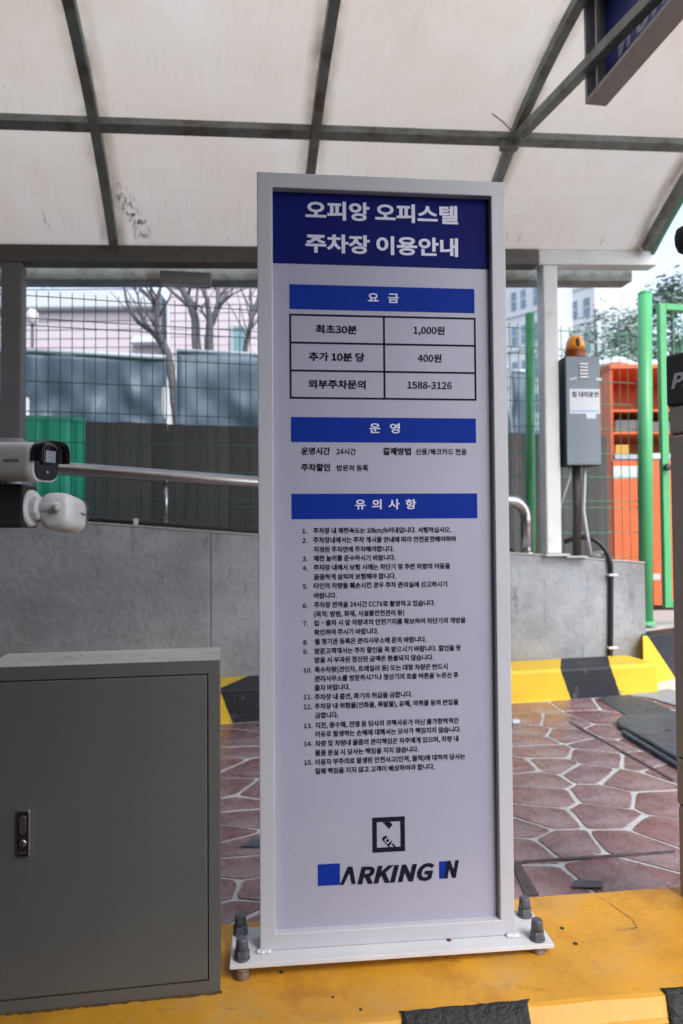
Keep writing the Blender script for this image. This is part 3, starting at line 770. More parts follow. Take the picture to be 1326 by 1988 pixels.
# tarpaulin screens
def tarp(pxa, pxb, pyt, Y0, label, seed):
    a = PL(pxa, pyt, Y0, plb); b = PL(pxb, pyt + 3, Y0, plb)
    t = thing('tarpaulin_screen', label, 'tarpaulin', (a.x, a.y, 0), math.atan(plb), 'blue grey tarpaulins stretched behind the fence')
    L = (b - a).xy.length; zt, zb = a.z, .5
    r = random.Random(seed); nx, nz = 60, 40; vs = []
    ph = [r.uniform(0, 6) for _ in range(6)]
    for j in range(nz + 1):
        for i in range(nx + 1):
            u, v = i / nx, j / nz
            w = Vector((u * L * 1.1 + v * 1.2 + seed * 7, v * 2.2 - u * L * .9, seed * 3.1))
            d = .11 * noise.fractal(w, 1.0, 2.0, 3) + .05 * noise.noise(Vector((u * L * 2.2 + v * 5.5, v * 4.5 - u * L * 2, seed))) + .035 * noise.noise(Vector((u * L * 7 + v * 6, v * 9 - u * L * 4, seed + 2)))
            d += .03 * math.sin(v * 30 + u * 14 + ph[2]) * math.exp(-u * 9)
            d *= min(1, .25 + v * 4)
            vs.append((u * L, d, zt + (zb - zt) * v))
    fs = [(j * (nx + 1) + i, (j + 1) * (nx + 1) + i, (j + 1) * (nx + 1) + i + 1, j * (nx + 1) + i + 1) for j in range(nz) for i in range(nx)]
    o = MB().add(vs, fs, True).build('sheet', m_tarp, t); o.modifiers.new('s', 'SOLIDIFY').thickness = .003
    MB().tube([(0, 0, zt + .012), (L, 0, zt + .012)], .022, 10).build('top_hem', m_tarp_hem, t)
    for xx in (.02, L - .02): MB().tube([(xx, .04, .2), (xx, .04, zt)], .02, 8).build('pole', m_galv, t)
tarp(-70, 14, 680, 6.9, 'blue grey tarpaulin screen left of the canopy post, cut by the photo edge', 1)
tarp(47, 322, 683, 7.0, 'wrinkled blue grey tarpaulin screen between the left post and the leaning bare trunk', 2)
tarp(343, 985, 683, 7.05, 'blue grey tarpaulin screen right of the leaning bare trunk, partly behind the sign', 3)
tarp(995, 1027, 722, 7.6, 'short blue grey tarpaulin piece between the sign and the thin green post', 4)

# bare trees
def tree(label, spec, Y):
    """spec: list of (name, [(px,py,radius_px)...], depth offset)"""
    b = spec[0][1][0]; t = thing('bare_tree', label, 'tree', P(b[0], b[1], Y) * 1.0, 0, 'bare trees behind the tarpaulins')
    base = t.location.copy()
    for nm, pts, dy in spec:
        path = []; rad = []
        n = len(pts)
        for i, (x, y, r) in enumerate(pts):
            YY = Y + dy * i / max(1, n - 1); path.append(P(x, y, YY) - base); rad.append(r * YY / F)
        pp = []; rr = []
        for i in range(n - 1):
            for k in range(3):
                u = k / 3; w = path[i].lerp(path[i + 1], u)
                pp.append(w + Vector((random.uniform(-1, 1), random.uniform(-1, 1), 0)) * .006); rr.append(rad[i] * (1 - u) + rad[i + 1] * u)
        pp.append(path[-1]); rr.append(rad[-1])
        MB().tube(pp, rr, 9).build(nm, m_bark, t)
        if nm == 'branch':
            for k in range(4):
                ii = random.randrange(2, len(pp)); st_ = pp[ii]; dd_ = (pp[ii] - pp[ii - 1]).normalized(); L_ = random.uniform(.35, .9)
                sd_ = Vector((random.choice((-1, 1)) * random.uniform(.4, .9), random.uniform(-.4, .4), random.uniform(.1, .6)))
                e_ = st_ + (dd_ + sd_).normalized() * L_; m_1 = st_.lerp(e_, .5) + Vector((random.uniform(-.05, .05), 0, random.uniform(-.06, .02)))
                MB().tube([st_, m_1, e_], [rr[ii] * .5, rr[ii] * .33, .004], 6).build('twig', m_bark, t)
tree('bare tree with a leaning forked trunk in the gap between two tarpaulins',
     [('trunk', [(352, 880, 9), (345, 840, 8), (338, 780, 8), (332, 720, 8), (326, 690, 8), (315, 665, 8)], 0),
      ('branch', [(318, 672, 7), (296, 645, 5), (268, 626, 4), (250, 600, 3), (242, 565, 2.5), (236, 530, 2)], .5),
      ('branch', [(318, 672, 7), (306, 640, 6), (304, 590, 5), (310, 560, 3), (316, 520, 2.5)], -.2),
      ('branch', [(304, 600, 4), (290, 575, 4), (272, 560, 3), (264, 530, 3), (258, 500, 2)], .4),
      ('branch', [(300, 590, 3), (292, 560, 2.5), (282, 530, 2), (278, 500, 1.5)], -.3),
      ('branch', [(286, 638, 4), (274, 610, 3), (268, 580, 2), (262, 555, 2)], .3)], 8.2)
tree('bare tree with three thick stems left of the teal window',
     [('trunk', [(402, 800, 14), (398, 740, 13), (392, 700, 12)], 0),
      ('branch', [(388, 715, 10), (382, 670, 9), (378, 620, 8), (370, 590, 8), (352, 558, 6), (338, 530, 3)], .4),
      ('branch', [(404, 715, 10), (406, 660, 9), (407, 620, 6), (402, 580, 5), (392, 560, 3), (386, 530, 2)], -.2),
      ('branch', [(406, 640, 6), (416, 615, 6), (426, 588, 6), (422, 560, 4), (430, 535, 3), (436, 505, 2)], .4),
      ('branch', [(424, 590, 4), (438, 575, 3.5), (441, 550, 2.5), (450, 530, 2)], .2),
      ('branch', [(380, 600, 3), (383, 570, 2.5), (384, 545, 2)], .2),
      ('branch', [(404, 622, 3), (394, 606, 2.5), (388, 594, 2)], .2)], 9.0)
tree('slender bare tree leaning right beside the sign',
     [('trunk', [(455, 820, 9), (468, 740, 8), (474, 690, 7)], 0),
      ('branch', [(474, 692, 5), (482, 655, 4.5), (488, 620, 4.5), (498, 590, 4), (508, 560, 3), (515, 520, 2)], .3),
      ('branch', [(484, 650, 3.5), (488, 605, 3), (486, 560, 2), (489, 520, 1.5)], .3),
      ('branch', [(470, 700, 3.5), (478, 660, 3), (482, 640, 2)], -.2)], 9.4)

# ------------------------------------------------ pink building on the left
def bl_box(name, px0, px1, py0, py1, Y, d, m, parent, bevel=0.0):
    a, b = PL(px0, py0, Y, .03), PL(px1, py1, Y, .03)
    return MB().bx(a.x, b.x, a.y, a.y + d, b.z, a.z).build(name, m, parent, bevel)
BY = 15.0
pb = thing('pink_building', 'pale pink house with siding and a white upper storey behind the bare trees', 'building', (0, 0, 0))
bl_box('wall', -260, 318, 606, 1100, BY, 1.0, m_pink, pb)
bl_box('wall', 326, 950, 430, 1100, BY - .8, 2.0, m_pink, pb)
bl_box('cornice', -260, 312, 566, 600, BY - .25, 1.2, m_bwhite, pb, .02)
bl_box('cornice', -260, 313, 601, 605.5, BY - .1, 1.0, m_bshade, pb)  # grey strip paints the shadow line under the ledge
# balcony balusters and rail above the cornice
bl_box('balcony_glass', -260, 200, 540, 560, BY + .3, .05, mat('pale_glass', (.62, .70, .76), .2), pb)
bl_box('balcony_rail', -260, 262, 562.5, 565, BY, .25, m_bshade, pb)
for xx in (80, 100, 185, 200, 224, 246):
    bl_box('baluster', xx, xx + 4, 536, 562, BY + .1, .06, m_bshade, pb)
for i in range(16):                                                # siding boards on the right block
    y = 438 + i * 15.5
    bl_box('siding_board', 327, 949, y + .4, y + 15.1, BY - .84, .035, m_pink, pb)
for i in range(5):
    y = 610 + i * 17
    bl_box('siding_board', -255, 317, y + 1, y + 16, BY - .03, .028, m_pink, pb)
def window(px0, px1, py0, py1, Y, m, parent, fr=m_bshade):
    a, b = PL(px0, py0, Y, .03), PL(px1, py1, Y, .03)
    t = .05
    mb = MB(); mb.bx(a.x, b.x, a.y - .06, a.y, a.z - t, a.z).bx(a.x, b.x, a.y - .06, a.y, b.z, b.z + t).bx(a.x, a.x + t, a.y - .06, a.y, b.z + t, a.z - t).bx(b.x - t, b.x, a.y - .06, a.y, b.z + t, a.z - t)
    w = mb.build('window', fr, parent)
    MB().bx(a.x + t, b.x - t, a.y - .03, a.y - .02, b.z + t, a.z - t).build('pane', m, w)
    return w
window(137, 203, 661, 740, BY - .05, mat('bright_window', (.62, .68, .74), .15), pb)
window(449, 481, 633, 760, BY - .86, m_tglass, pb)
window(258, 312, 666, 730, BY - .05, mat('brownish_window', (.30, .27, .22), .3), pb)
a = PL(250, 650, BY - .5, .03); b = PL(318, 664, BY - .5, .03)
MB().hexa([(a.x, a.y, b.z), (b.x, a.y, b.z), (b.x, a.y + .5, b.z + .0), (a.x, a.y + .5, b.z)], [(a.x + .1, a.y + .1, a.z), (b.x - .1, a.y + .1, a.z), (b.x - .1, a.y + .5, a.z), (a.x + .1, a.y + .5, a.z)]).build('awning', m_bwhite, pb)
bl_box('downpipe', 324, 329, 560, 900, BY - .95, .06, m_bwhite, pb)
ac = thing('round_unit', 'small white round unit beside the canopy post in front of the pink building', 'lamp', (0, 0, 0))  # air-conditioning unit, drawn as a rounded lamp on a pole
c = P(63, 615, 9.0)
MB().lathe([(0, 0), (.05, .01), (.075, .06), (.07, .15), (.04, .19), (0, .2)], c - Vector((0, 0, .1)), 16).build('round_shell', m_white, ac)
MB().tube([c - Vector((0, 0, 1.5)), c - Vector((0, 0, .1))], .02, 8).build('pole', m_bark, ac)

# ------------------------------------------------ white apartment blocks on the right
def apartment(label, pxn, Yn, pxf, Yf, zref, windows):
    n0_, f0_ = P(pxn, 330, Yn), P(pxf, 330, Yf)
    d = Vector((n0_.x - f0_.x, n0_.y - f0_.y, 0)); L = d.length
    rz = math.atan2(d.y, d.x)
    t = thing('apartment_block', label, 'building', (f0_.x, f0_.y, 0), rz)
    H = n0_.z
    MB().bx(0, L, 0, 9, 0, H).build('wall', m_bwhite, t)
    MB().bx(-.05, L + .05, -.25, 9.1, H + .01, H + .7).build('parapet', m_bshade, t)
    fl = 2.9; z = zref + fl * 3
    while z > 2:
        MB().bx(0, L, -.06, -.001, z - 1.35, z - 1.20).build('floor_band', m_bshade, t)
        for (u0, u1) in windows:
            w = MB().bx(L * u0, L * u1, -.05, -.002, z - .75, z + .75).build('window', m_glass, t)
            MB().bx(L * u0 + .02, L * u1 - .02, -.075, -.051, z - .05, z + .02).build('mullion', m_bwhite, w)
        z -= fl
    return t
apartment('white apartment block nearest the sign with narrow windows above the mesh fence', 1066, 56.6, 972, 60, 20.1, [(.20, .30), (.40, .50), (.66, .76)])
apartment('white apartment block behind the right canopy post with a wide and a narrow window', 1150, 57.4, 1076, 60, 19.2, [(.22, .56), (.72, .88)])

# evergreens
def evergreen(px, pyb, pyt, Y, w, label, m, seed, nleaf=2600):
    r = random.Random(seed); b = P(px, pyb, Y); tz = P(px, pyt, Y).z
    t = thing('pine_tree', label, 'tree', (b.x, b.y, 0), 0, 'hazy evergreens beyond the gate')
    H = tz
    MB().tube([(0, 0, 0), (.05, 0, H * .5), (0, 0, H * .98)], [.14, .09, .02], 8).build('trunk', m_bark, t)
    mb = MB(); br = MB()
    for i in range(34):
        h = H * r.uniform(.38, .97); L = w * (1 - (h / H - .35) / .68) * r.uniform(.5, 1.1) + .15; an = r.uniform(0, 2 * math.pi)
        tip = Vector((math.cos(an) * L, math.sin(an) * L, h + L * r.uniform(-.05, .35)))
        st = Vector((0, 0, h)); br.tube([st, tip], [.03, .008], 5)
        for k in range(nleaf // 34):
            u = r.uniform(.25, 1.05); c = st.lerp(tip, u) + Vector((r.gauss(0, .16), r.gauss(0, .16), r.gauss(.02, .15)))
            q = Matrix.Rotation(r.uniform(0, 6.28), 3, 'Z') @ Matrix.Rotation(r.uniform(0, 3.1), 3, 'X'); s = r.uniform(.025, .065)
            mb.add([c + q @ Vector(v) for v in ((-s, -s * .3, 0), (s, -s * .3, 0), (s * 1.2, s * .3, 0), (-s * .8, s * .4, 0))], [(0, 1, 2, 3)])
    mb.build('crown', m, t); tag(br.build('branch', m_bark, t), kind='stuff')
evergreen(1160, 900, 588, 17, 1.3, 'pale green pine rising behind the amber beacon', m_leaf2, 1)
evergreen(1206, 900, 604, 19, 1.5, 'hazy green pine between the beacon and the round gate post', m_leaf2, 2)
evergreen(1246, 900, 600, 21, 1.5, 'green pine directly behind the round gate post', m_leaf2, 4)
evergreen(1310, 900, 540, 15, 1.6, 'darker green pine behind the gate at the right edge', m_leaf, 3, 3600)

# ------------------------------------------------ orange locker with sacks
lk_y = 7.2
lk = thing('orange_locker', 'orange metal locker with open upper shelf and white notices behind the green gate', 'locker', (0, 0, 0))
a = P(1184, 716, lk_y); gbz = RKH - .01
X0, X1, Z1 = a.x, a.x + 1.5, a.z
zs = P(1184, 888, lk_y).z             # white shelf edge
Dp = .95
MB().bx(X0, X0 + .025, lk_y, lk_y + Dp, gbz + .04, Z1).build('side_panel', m_orange, lk)
MB().bx(X1 - .025, X1, lk_y, lk_y + Dp, gbz + .04, Z1).build('side_panel', m_orange, lk)
MB().bx(X0 + .026, X1 - .026, lk_y + Dp - .02, lk_y + Dp, gbz + .04, Z1).build('back_panel', m_orange, lk)
MB().bx(X0 - .01, X1 + .01, lk_y - .02, lk_y + Dp, Z1 + .001, Z1 + .04).build('top_panel', m_orange, lk)
MB().bx(X0 + .026, X1 - .026, lk_y - .03, lk_y + Dp - .021, zs - .02, zs + .03).build('shelf', m_tarp_hem, lk)
z2 = P(1184, 838, lk_y).z; z3 = P(1184, 800, lk_y).z
MB().bx(X0 + .026, X1 - .026, lk_y + .10, lk_y + Dp - .021, z2 - .01, z2 + .01).build('shelf', m_orange, lk)
MB().bx(X0 + .026, X1 - .026, lk_y + .10, lk_y + Dp - .021, z3 + .02, z3 + .04).build('shelf', m_orange, lk)
xm = P(1262, 900, lk_y).x
for (u, v) in ((X0 + .003, xm - .004), (xm + .004, X1 - .003)):
    d = MB().bx(u, v, lk_y - .022, lk_y - .002, gbz + .05, zs - .03).build('door', m_orange, lk, .004)
    MB().bx((u + v) / 2 - .19, (u + v) / 2 + .19, lk_y - .0235, lk_y - .0225, P(0, 938, lk_y).z, P(0, 914, lk_y).z).build('notice', m_sticker, d)
    MB().bx(v - .06, v - .04, lk_y - .05, lk_y - .022, .9, 1.0).build('handle', m_chrome, d)
MB().bx(X0, X1, lk_y + .03, lk_y + Dp - .02, gbz - .005, gbz + .039).build('plinth', m_black, lk)
for i, (u, w_, hgt, m) in enumerate(((.10, .28, .13, m_sgrey), (.42, .3, .11, m_sgrey), (.82, .34, .12, m_sgrey))):
    o = MB().bx(X0 + u, X0 + u + w_, lk_y + .16, lk_y + .42, z2 + .011, z2 + .011 + hgt).build('storage_crate', mat('grey_crate', (.16, .15, .17), .6), None, .012)
    tag(o, ['grey crate at the left of the locker shelf', 'grey crate in the middle of the locker shelf', 'grey crate at the right of the locker shelf'][i], 'crate', 'crates on the locker shelf')
yb = MB().bx(X0 + .06, X0 + .20, lk_y + .05, lk_y + .25, zs + .031, zs + .031 + .10).build('yellow_box', mat('ochre_box', (.55, .32, .05), .5), None, .01)
tag(yb, 'small ochre box on the white edged shelf of the orange locker', 'box')
def blob(c, s, label):
    bm = bmesh.new(); bmesh.ops.create_icosphere(bm, subdivisions=3, radius=1)
    r = random.Random(label); ph = r.uniform(0, 6)
    for v in bm.verts:
        k = 1 + .08 * math.sin(v.co.x * 5 + ph) + .07 * math.sin(v.co.y * 6 + v.co.z * 4 + ph)
        z = max(v.co.z, -.55)
        v.co = Vector((v.co.x * s[0] * k, v.co.y * s[1] * k, (z + .55) * s[2] * k))
    me = bpy.data.meshes.new('sack'); bm.to_mesh(me); bm.free(); me.materials.append(m_sack)
    for p in me.polygons: p.use_smooth = True
    o = bpy.data.objects.new('sack', me); COL.objects.link(o); o.location = c; tag(o, label, 'sack', 'white sacks lying on the orange locker')
blob((X0 + .12, lk_y + .25, Z1 + .042), (.24, .22, .07), 'white sack at the left corner of the locker top')
blob((X0 + .48, lk_y + .28, Z1 + .042), (.15, .2, .06), 'smaller white sack next to the corner one on the locker top')
blob((X0 + .78, lk_y + .22, Z1 + .042), (.17, .2, .055), 'white sack behind the gate frame on the locker top')
blob((X0 + 1.16, lk_y + .22, Z1 + .042), (.19, .2, .05), 'rightmost white sack on the locker top')
# low orange cabinet behind the control box's pole
oc = thing('low_orange_cabinet', 'low orange cabinet with a shelf seen behind the pole of the grey control box', 'cabinet', (0, 0, 0))
a, b = P(1086, 1000, 6.6), P(1145, 1080, 6.6)
MB().bx(a.x, b.x, 6.6, 6.9, .25, P(0, 1048, 6.6).z).build('body', m_orange, oc, .01)
MB().bx(a.x, a.x + .02, 6.6, 6.9, P(0, 1048, 6.6).z + .001, P(0, 1012, 6.6).z).build('upright', m_orange, oc)
MB().bx(a.x, P(1116, 0, 6.6).x, 6.6, 6.9, P(0, 1019, 6.6).z, P(0, 1011, 6.6).z).build('shelf', m_orange, oc)
MB().bx(a.x, P(1116, 0, 6.6).x, 6.58, 6.6, P(0, 1043, 6.6).z, P(0, 1032, 6.6).z).build('pale_edge', m_conc_l, oc)

# ------------------------------------------------ grey control box with amber beacon on the wall
cby = 5.28
rz_c = R(4)
a = P(1096, 692, cby); b = P(1169, 903, cby)
cbx = thing('control_box', 'grey control box with a white notice on a brown pole by the canopy post', 'electrical box', (a.x, a.y, 0), rz_c)
Lb = (b.x - a.x) * .99
zt, zb = a.z, b.z
MB().bx(0, Lb, 0, .20, zb, zt).build('body', m_boxd, cbx, .006)
MB().bx(.002, Lb - .002, -.016, -.001, zb + .003, zt - .003).build('door', m_box, cbx, .004)
for i in range(5):
    zz = P(0, 716 + i * 6.3, cby).z
    MB().box((.135, -.019, zz), (.062, .010, .014), Matrix.Rotation(R(-18), 3, 'X')).build('vent_slat', m_galv, cbx)
sz0, sz1 = P(0, 812, cby).z, P(0, 764, cby).z
st = MB().bx(.025, .255, -.0185, -.0165, sz0, sz1).build('notice', m_sticker, cbx)
mb = MB(); put_text(mb, '힙 대리운전', .045, .245, sz1 - .040, .05, -.0192, offset=.03, fit_h=.042); mb.build('lettering', m_ink, st)
mb = MB(); mb.bx(.04, .245, -.0192, -.0190, sz0 + .012, sz0 + .028); mb.build('faded_line', m_pale_blue, st)
MB().box((.185, -.0185, sz0 - .018), (.075, .002, .036)).build('paper_scrap', m_sticker, cbx)
MB().box((.055, -.0185, sz1 + .075), (.055, .002, .012), Matrix.Rotation(R(-14), 3, 'Y')).build('tape_scrap', m_sticker, cbx)
MB().box((.25, -.0185, sz1 + .072), (.04, .002, .016)).build('tape_scrap', m_sticker, cbx)
zw = onwall(1.78, 0, 0).z
MB().tube([(.115, .10, zb - .002), (.118, .10, (zb + zw) / 2), (.10, .08, zw)], .030, 14).build('pole', m_brown, cbx)
MB().tube([(.165, .06, zb - .002), (.160, .06, zb - .13), (.145, .05, zb - .33), (.16, .03, zb - .50), (.185, .02, zw + .01)], .012, 10).build('conduit', m_galv, cbx)
MB().tube([(.05, .08, zb - .002), (.055, .07, zb - .08), (.02, .09, zb - .2), (-.01, .12, zb - .33)], .008, 8).build('thin_conduit', m_galv, cbx)
MB().box((.08, .09, zw + .005), (.16, .14, .012)).build('foot_plate', m_galv, cbx, .002)
bc = P(1117, 691, cby + .09)
be = thing('amber_beacon', 'amber rotating beacon lamp on top of the grey control box', 'beacon', (bc.x, bc.y, zt + .001))
MB().lathe([(.080, 0), (.080, .012), (.076, .05), (.079, .055), (.079, .062), (.071, .064)], (0, 0, 0), 28).build('collar', m_amber_d, be)
MB().lathe([(.069, .0645), (.069, .10), (.064, .130), (.050, .158), (.026, .176), (0, .181)], (0, 0, 0), 28).build('dome', m_amber, be)
MB().lathe([(0, .07), (.016, .085), (.019, .11), (.014, .135), (0, .15)], (0, -.058, 0), 12).build('reflector', m_brown, be)

# sacks / litter on wall top
q = onwall(1.98, .08, 0)
lm = MB().lathe([(0, 0), (.06, .01), (.07, .035), (.03, .055), (0, .056)], q, 12).build('concrete_lump', m_conc_l)
tag(lm, 'pale lump of concrete on the wall beside the bent black cable', 'rubble')

# ------------------------------------------------ handrail
hr = thing('handrail', 'stainless tube handrail with a bent end on top of the concrete wall', 'handrail', (0, 0, 0))
def wl(px, py, off=.11):
    a_ = Vector((0, WA, 0)) + Vector((-math.sin(ang), math.cos(ang), 0)) * off
    return PL(px, py, a_.y - WB * a_.x, WB)
h0, h1, h2 = wl(110, 909), wl(500, 937), wl(985, 972)
dd = (h2 - h0).normalized()
pth = [h0 - dd * 2.2, h0, h1.lerp(h0.lerp(h2, (h1.x - h0.x) / (h2.x - h0.x)), .5)]
end_top = h2 + dd * .055
zbot = onwall(end_top.x + .12, .11, 0).z
c_ = end_top + Vector((0, 0, -.11))
for k in range(0, 9):
    w = k / 8 * math.pi / 2
    hd = Vector((dd.x, dd.y, 0)).normalized()
    pth.append(end_top + hd * (.10 * math.sin(w)) + Vector((0, 0, -.10 * (1 - math.cos(w)) - .004 * k)))
last = pth[-1].copy(); last.z = zbot; last += Vector((hd.x, hd.y, 0)) * .004
pth.append(last)
MB().tube(pth, .042, 22).build('rail', m_steel, hr)
for pxs in (322, 700):
    t = (wl(pxs, 950).x - h0.x) / (h2.x - h0.x); q = h0.lerp(h2, t)
    zb_ = onwall(q.x, .11, 0).z
    s = MB().tube([(q.x, q.y, zb_ + .008), (q.x, q.y, q.z - .041)], .013, 12).build('stanchion', m_steel, hr)
    MB().lathe([(.042, 0), (.042, .006), (.03, .010)], (q.x, q.y, zb_), 16).build('flange', m_steel, s)
MB().lathe([(.06, 0), (.06, .006), (.045, .012)], (last.x, last.y, zbot), 20).build('flange', m_steel, hr)
# black conduit along the top of the wall, with white clips
cb = thing('black_conduit', 'thin black conduit running along the top edge of the concrete wall', 'conduit', (0, 0, 0))
MB().tube([onwall(xx, .035, .018) for xx in (-4.2, -2, 0, 1.25)], .013, 10).build('pipe', m_cable, cb)
MB().tube([onwall(xx, .19, .022) for xx in (-4.2, -2, 0, 1.25)], .016, 10).build('pipe', m_cable, cb)
q = PL(266, 1016, WA + .03, WB)
for xx in (q.x, .2, 1.0):
    MB().box(onwall(xx, .035, .022), (.03, .045, .04), Matrix.Rotation(ang, 3, 'Z')).build('clip', m_white, cb, .004)
MB().tube([onwall(xx, .03, .006) for xx in (1.0, 1.1, 1.27)], .012, 8).build('pipe_end', m_cable, cb)
# thick cable bending down the wall face
cc = thing('bent_cable', 'thick black cable looping over the wall and clipped down its face with white clips', 'cable', (0, 0, 0))
def wf(px, py, off=-.02): return wl(px, py, off)
path = [wl(1096, 1052, .14), wl(1112, 1046, .12), wl(1130, 1043, .09), wl(1150, 1046, .05), wl(1165, 1056, .02), wl(1176, 1070, -.005), wl(1183, 1086, -.02), wl(1186, 1105, -.021), wl(1186, 1160, -.021), wl(1186, 1220, -.021), wl(1185, 1285, -.021)]
sm = []
for i in range(len(path) - 1):
    p0 = path[max(0, i - 1)]; p1_, p2_ = path[i], path[i + 1]; p3 = path[min(len(path) - 1, i + 2)]
    for k in range(4):
        t = k / 4
        sm.append(.5 * ((2 * p1_) + (p2_ - p0) * t + (2 * p0 - 5 * p1_ + 4 * p2_ - p3) * t * t + (3 * p1_ - p0 - 3 * p2_ + p3) * t ** 3))
sm.append(path[-1])
MB().tube(sm, .0185, 12).build('cable', m_cable, cc)
for yy in (1116, 1257):
    q = wf(1188, yy, -.024)
    MB().box(q, (.075, .05, .016), Matrix.Rotation(ang, 3, 'Z')).build('clip', m_white, cc, .004)
# little black box seen through the bent end of the rail
jb = thing('junction_box', 'small black junction box on the wall top inside the bend of the handrail', 'junction box', (0, 0, 0))
q = onwall(1.16, .14, 0)
MB().box(q + Vector((0, .03, .085)), (.17, .06, .17), Matrix.Rotation(ang, 3, 'Z')).build('box', m_black, jb, .008)
MB().box(q + Vector((.035, -.012, .14)), (.06, .02, .05), Matrix.Rotation(ang, 3, 'Z')).build('cover', m_sticker, jb, .004)

# ------------------------------------------------ rubber ramp mat
rm = [PZ(*q, .02) for q in ((1196, 1404), (1199, 1397), (1214, 1391), (1262, 1390), (1340, 1392), (1420, 1430), (1420, 1520), (1340, 1490), (1302, 1468), (1247, 1435), (1205, 1413))]
r_ = thing('rubber_ramp_mat', 'black rubber ramp mat with rounded corners lying on the stone paving', 'rubber mat', (0, 0, 0))
flat('mat_plate', rm, .008, .034, m_rub, r_, .012)
tr_ = MB()
for i in range(26):
    q = PZ(1210 + i * 4.3, 1421 + i * 2.62, .02); tr_.box((q.x, q.y - .008, .018), (.018, .03, .018), Matrix.Rotation(-.6, 3, 'Z'))
o = tr_.build('tread_edge', m_rub, r_); o['kind'] = 'stuff'
for (x, y) in ((1298, 1417),):
    q = PZ(x, y, .035); MB().lathe([(.02, 0), (.02, .001)], (q.x, q.y, .0345), 14).build('bolt_hole', m_black, r_)
# bits of litter
gr = MB(); r4 = random.Random(11)
for i in range(190):
    q = (r4.uniform(-1.4, 2.6), r4.uniform(2.2, 4.9)); s0_ = r4.uniform(.002, .0065); a_ = r4.uniform(0, 3)
    if q[1] > WA - .42 + WB * q[0]: continue
    gr.box((q[0], q[1], .0075), (s0_ * 2, s0_, .002), Matrix.Rotation(a_, 3, 'Z'))
tag(gr.build('grit', m_conc_l), 'fine pale grit scattered over the stone paving', kind='stuff')
q = PZ(1000, 1405, .006); li = MB().box((q.x, q.y, .02), (.05, .03, .02), Matrix.Rotation(.3, 3, 'Z')).build('paper_scrap', m_sticker, None, .004)
tag(li, 'crumpled white paper scrap on the paving just right of the sign', 'litter')
q = PZ(1140, 1718, .006); li = MB().prism([(q.x - .06, q.y - .02), (q.x + .04, q.y - .025), (q.x + .055, q.y + .015), (q.x - .02, q.y + .03)], .008, .011).build('repair_patch', mat('dark_patch', (.10, .10, .12), .6, var=.3), pave)
q = PZ(500, 1640, .006); MB().prism([(q.x - .06, q.y - .02), (q.x + .04, q.y - .025), (q.x + .055, q.y + .03), (q.x - .02, q.y + .04)], .008, .0105).build('repair_patch', mat('blue_grey_patch', (.08, .10, .14), .6, var=.3), pave)

# ================================================================== THE INFORMATION SIGN
TH = math.atan(.1)
so = P(505, 1847, 1.662)
sg = thing('information_sign', 'tall white framed parking information board with blue headings on the yellow island', 'sign', so, TH)
Ui = inv(sg)
def SL(px, py, y=0.0):               # local x, z on the sign's face plane at local depth y
    n = Vector((-math.sin(TH), math.cos(TH), 0)); o0 = so + n * y
    d = ray(px, py); t = (o0 - CAM).dot(n) / d.dot(n); p = Ui @ (CAM + d * t); return p.x, p.z
SW = SL(1000, 1824)[0]; SH = (SL(497, 333)[1] + SL(983, 353)[1]) / 2
SD = .062
xi0 = (SL(527, 363)[0] + SL(537, 1813)[0]) / 2; xi1 = (SL(955, 381)[0] + SL(970, 1787)[0]) / 2
zi0 = (SL(537, 1813)[1] + SL(970, 1787)[1]) / 2; zi1 = (SL(527, 363)[1] + SL(955, 381)[1]) / 2
fr_ = MB()
vs = []
for y in (0, SD):
    vs += [(0, y, 0), (SW, y, 0), (SW, y, SH), (0, y, SH), (xi0, y, zi0), (xi1, y, zi0), (xi1, y, zi1), (xi0, y, zi1)]
fs = []
for k in range(4):
    n1_ = (k + 1) % 4
    fs += [(k, n1_, 4 + n1_, 4 + k), (8 + n1_, 8 + k, 12 + k, 12 + n1_), (k, 8 + k, 8 + n1_, n1_), (4 + n1_, 12 + n1_, 12 + k, 4 + k)]
fr_.add(vs, fs).build('frame', m_frame, sg, .0022)
yp = .020
panel = MB().bx(xi0 + .0005, xi1 - .0005, yp, SD - .003, zi0 + .0005, zi1 - .0005).build('panel', m_panel, sg)
e1 = yp - .0006; e2 = yp - .0012
def rect(name, m, px0, py0, px1, py1, parent=sg, y=e1, t=.0005):
    (a, b) = SL(px0, py0, yp); (c, d) = SL(px1, py1, yp)
    return MB().bx(a, c, y, y + t, d, b).build(name, m, parent)
# header: full inner width
zh = (SL(528, 512, yp)[1] + SL(953, 522, yp)[1]) / 2
hd_ = MB().bx(xi0 + .001, xi1 - .001, e1, e1 + .0005, zh, zi1 - .001).build('header_band', m_navy, sg)
def avg(pts): return sum(pts) / len(pts)
def band(l_, t_, r__, b_):           # (x_left, top_left_y, top_right_y, x_right, bottom_left_y, bottom_right_y)
    pass
def qrect(name, m, x0, yt0, yt1, x1, yb0, yb1, y=e1, parent=sg):
    xa_ = (SL(x0, yt0, yp)[0] + SL(x0, yb0, yp)[0]) / 2; xb_ = (SL(x1, yt1, yp)[0] + SL(x1, yb1, yp)[0]) / 2
    zt__ = (SL(x0, yt0, yp)[1] + SL(x1, yt1, yp)[1]) / 2; zb__ = (SL(x0, yb0, yp)[1] + SL(x1, yb1, yp)[1]) / 2
    return MB().bx(xa_, xb_, y, y + .0005, zb__, zt__).build(name, m, parent), (xa_, xb_, zb__, zt__)
bd1, _ = qrect('heading_band', m_blue, 562, 552, 561, 921, 600, 608)
bd2, _ = qrect('heading_band', m_blue, 565, 810, 812, 924, 858, 860)
bd3, _ = qrect('heading_band', m_blue, 566, 959, 957.5, 926.5, 1008, 1006)
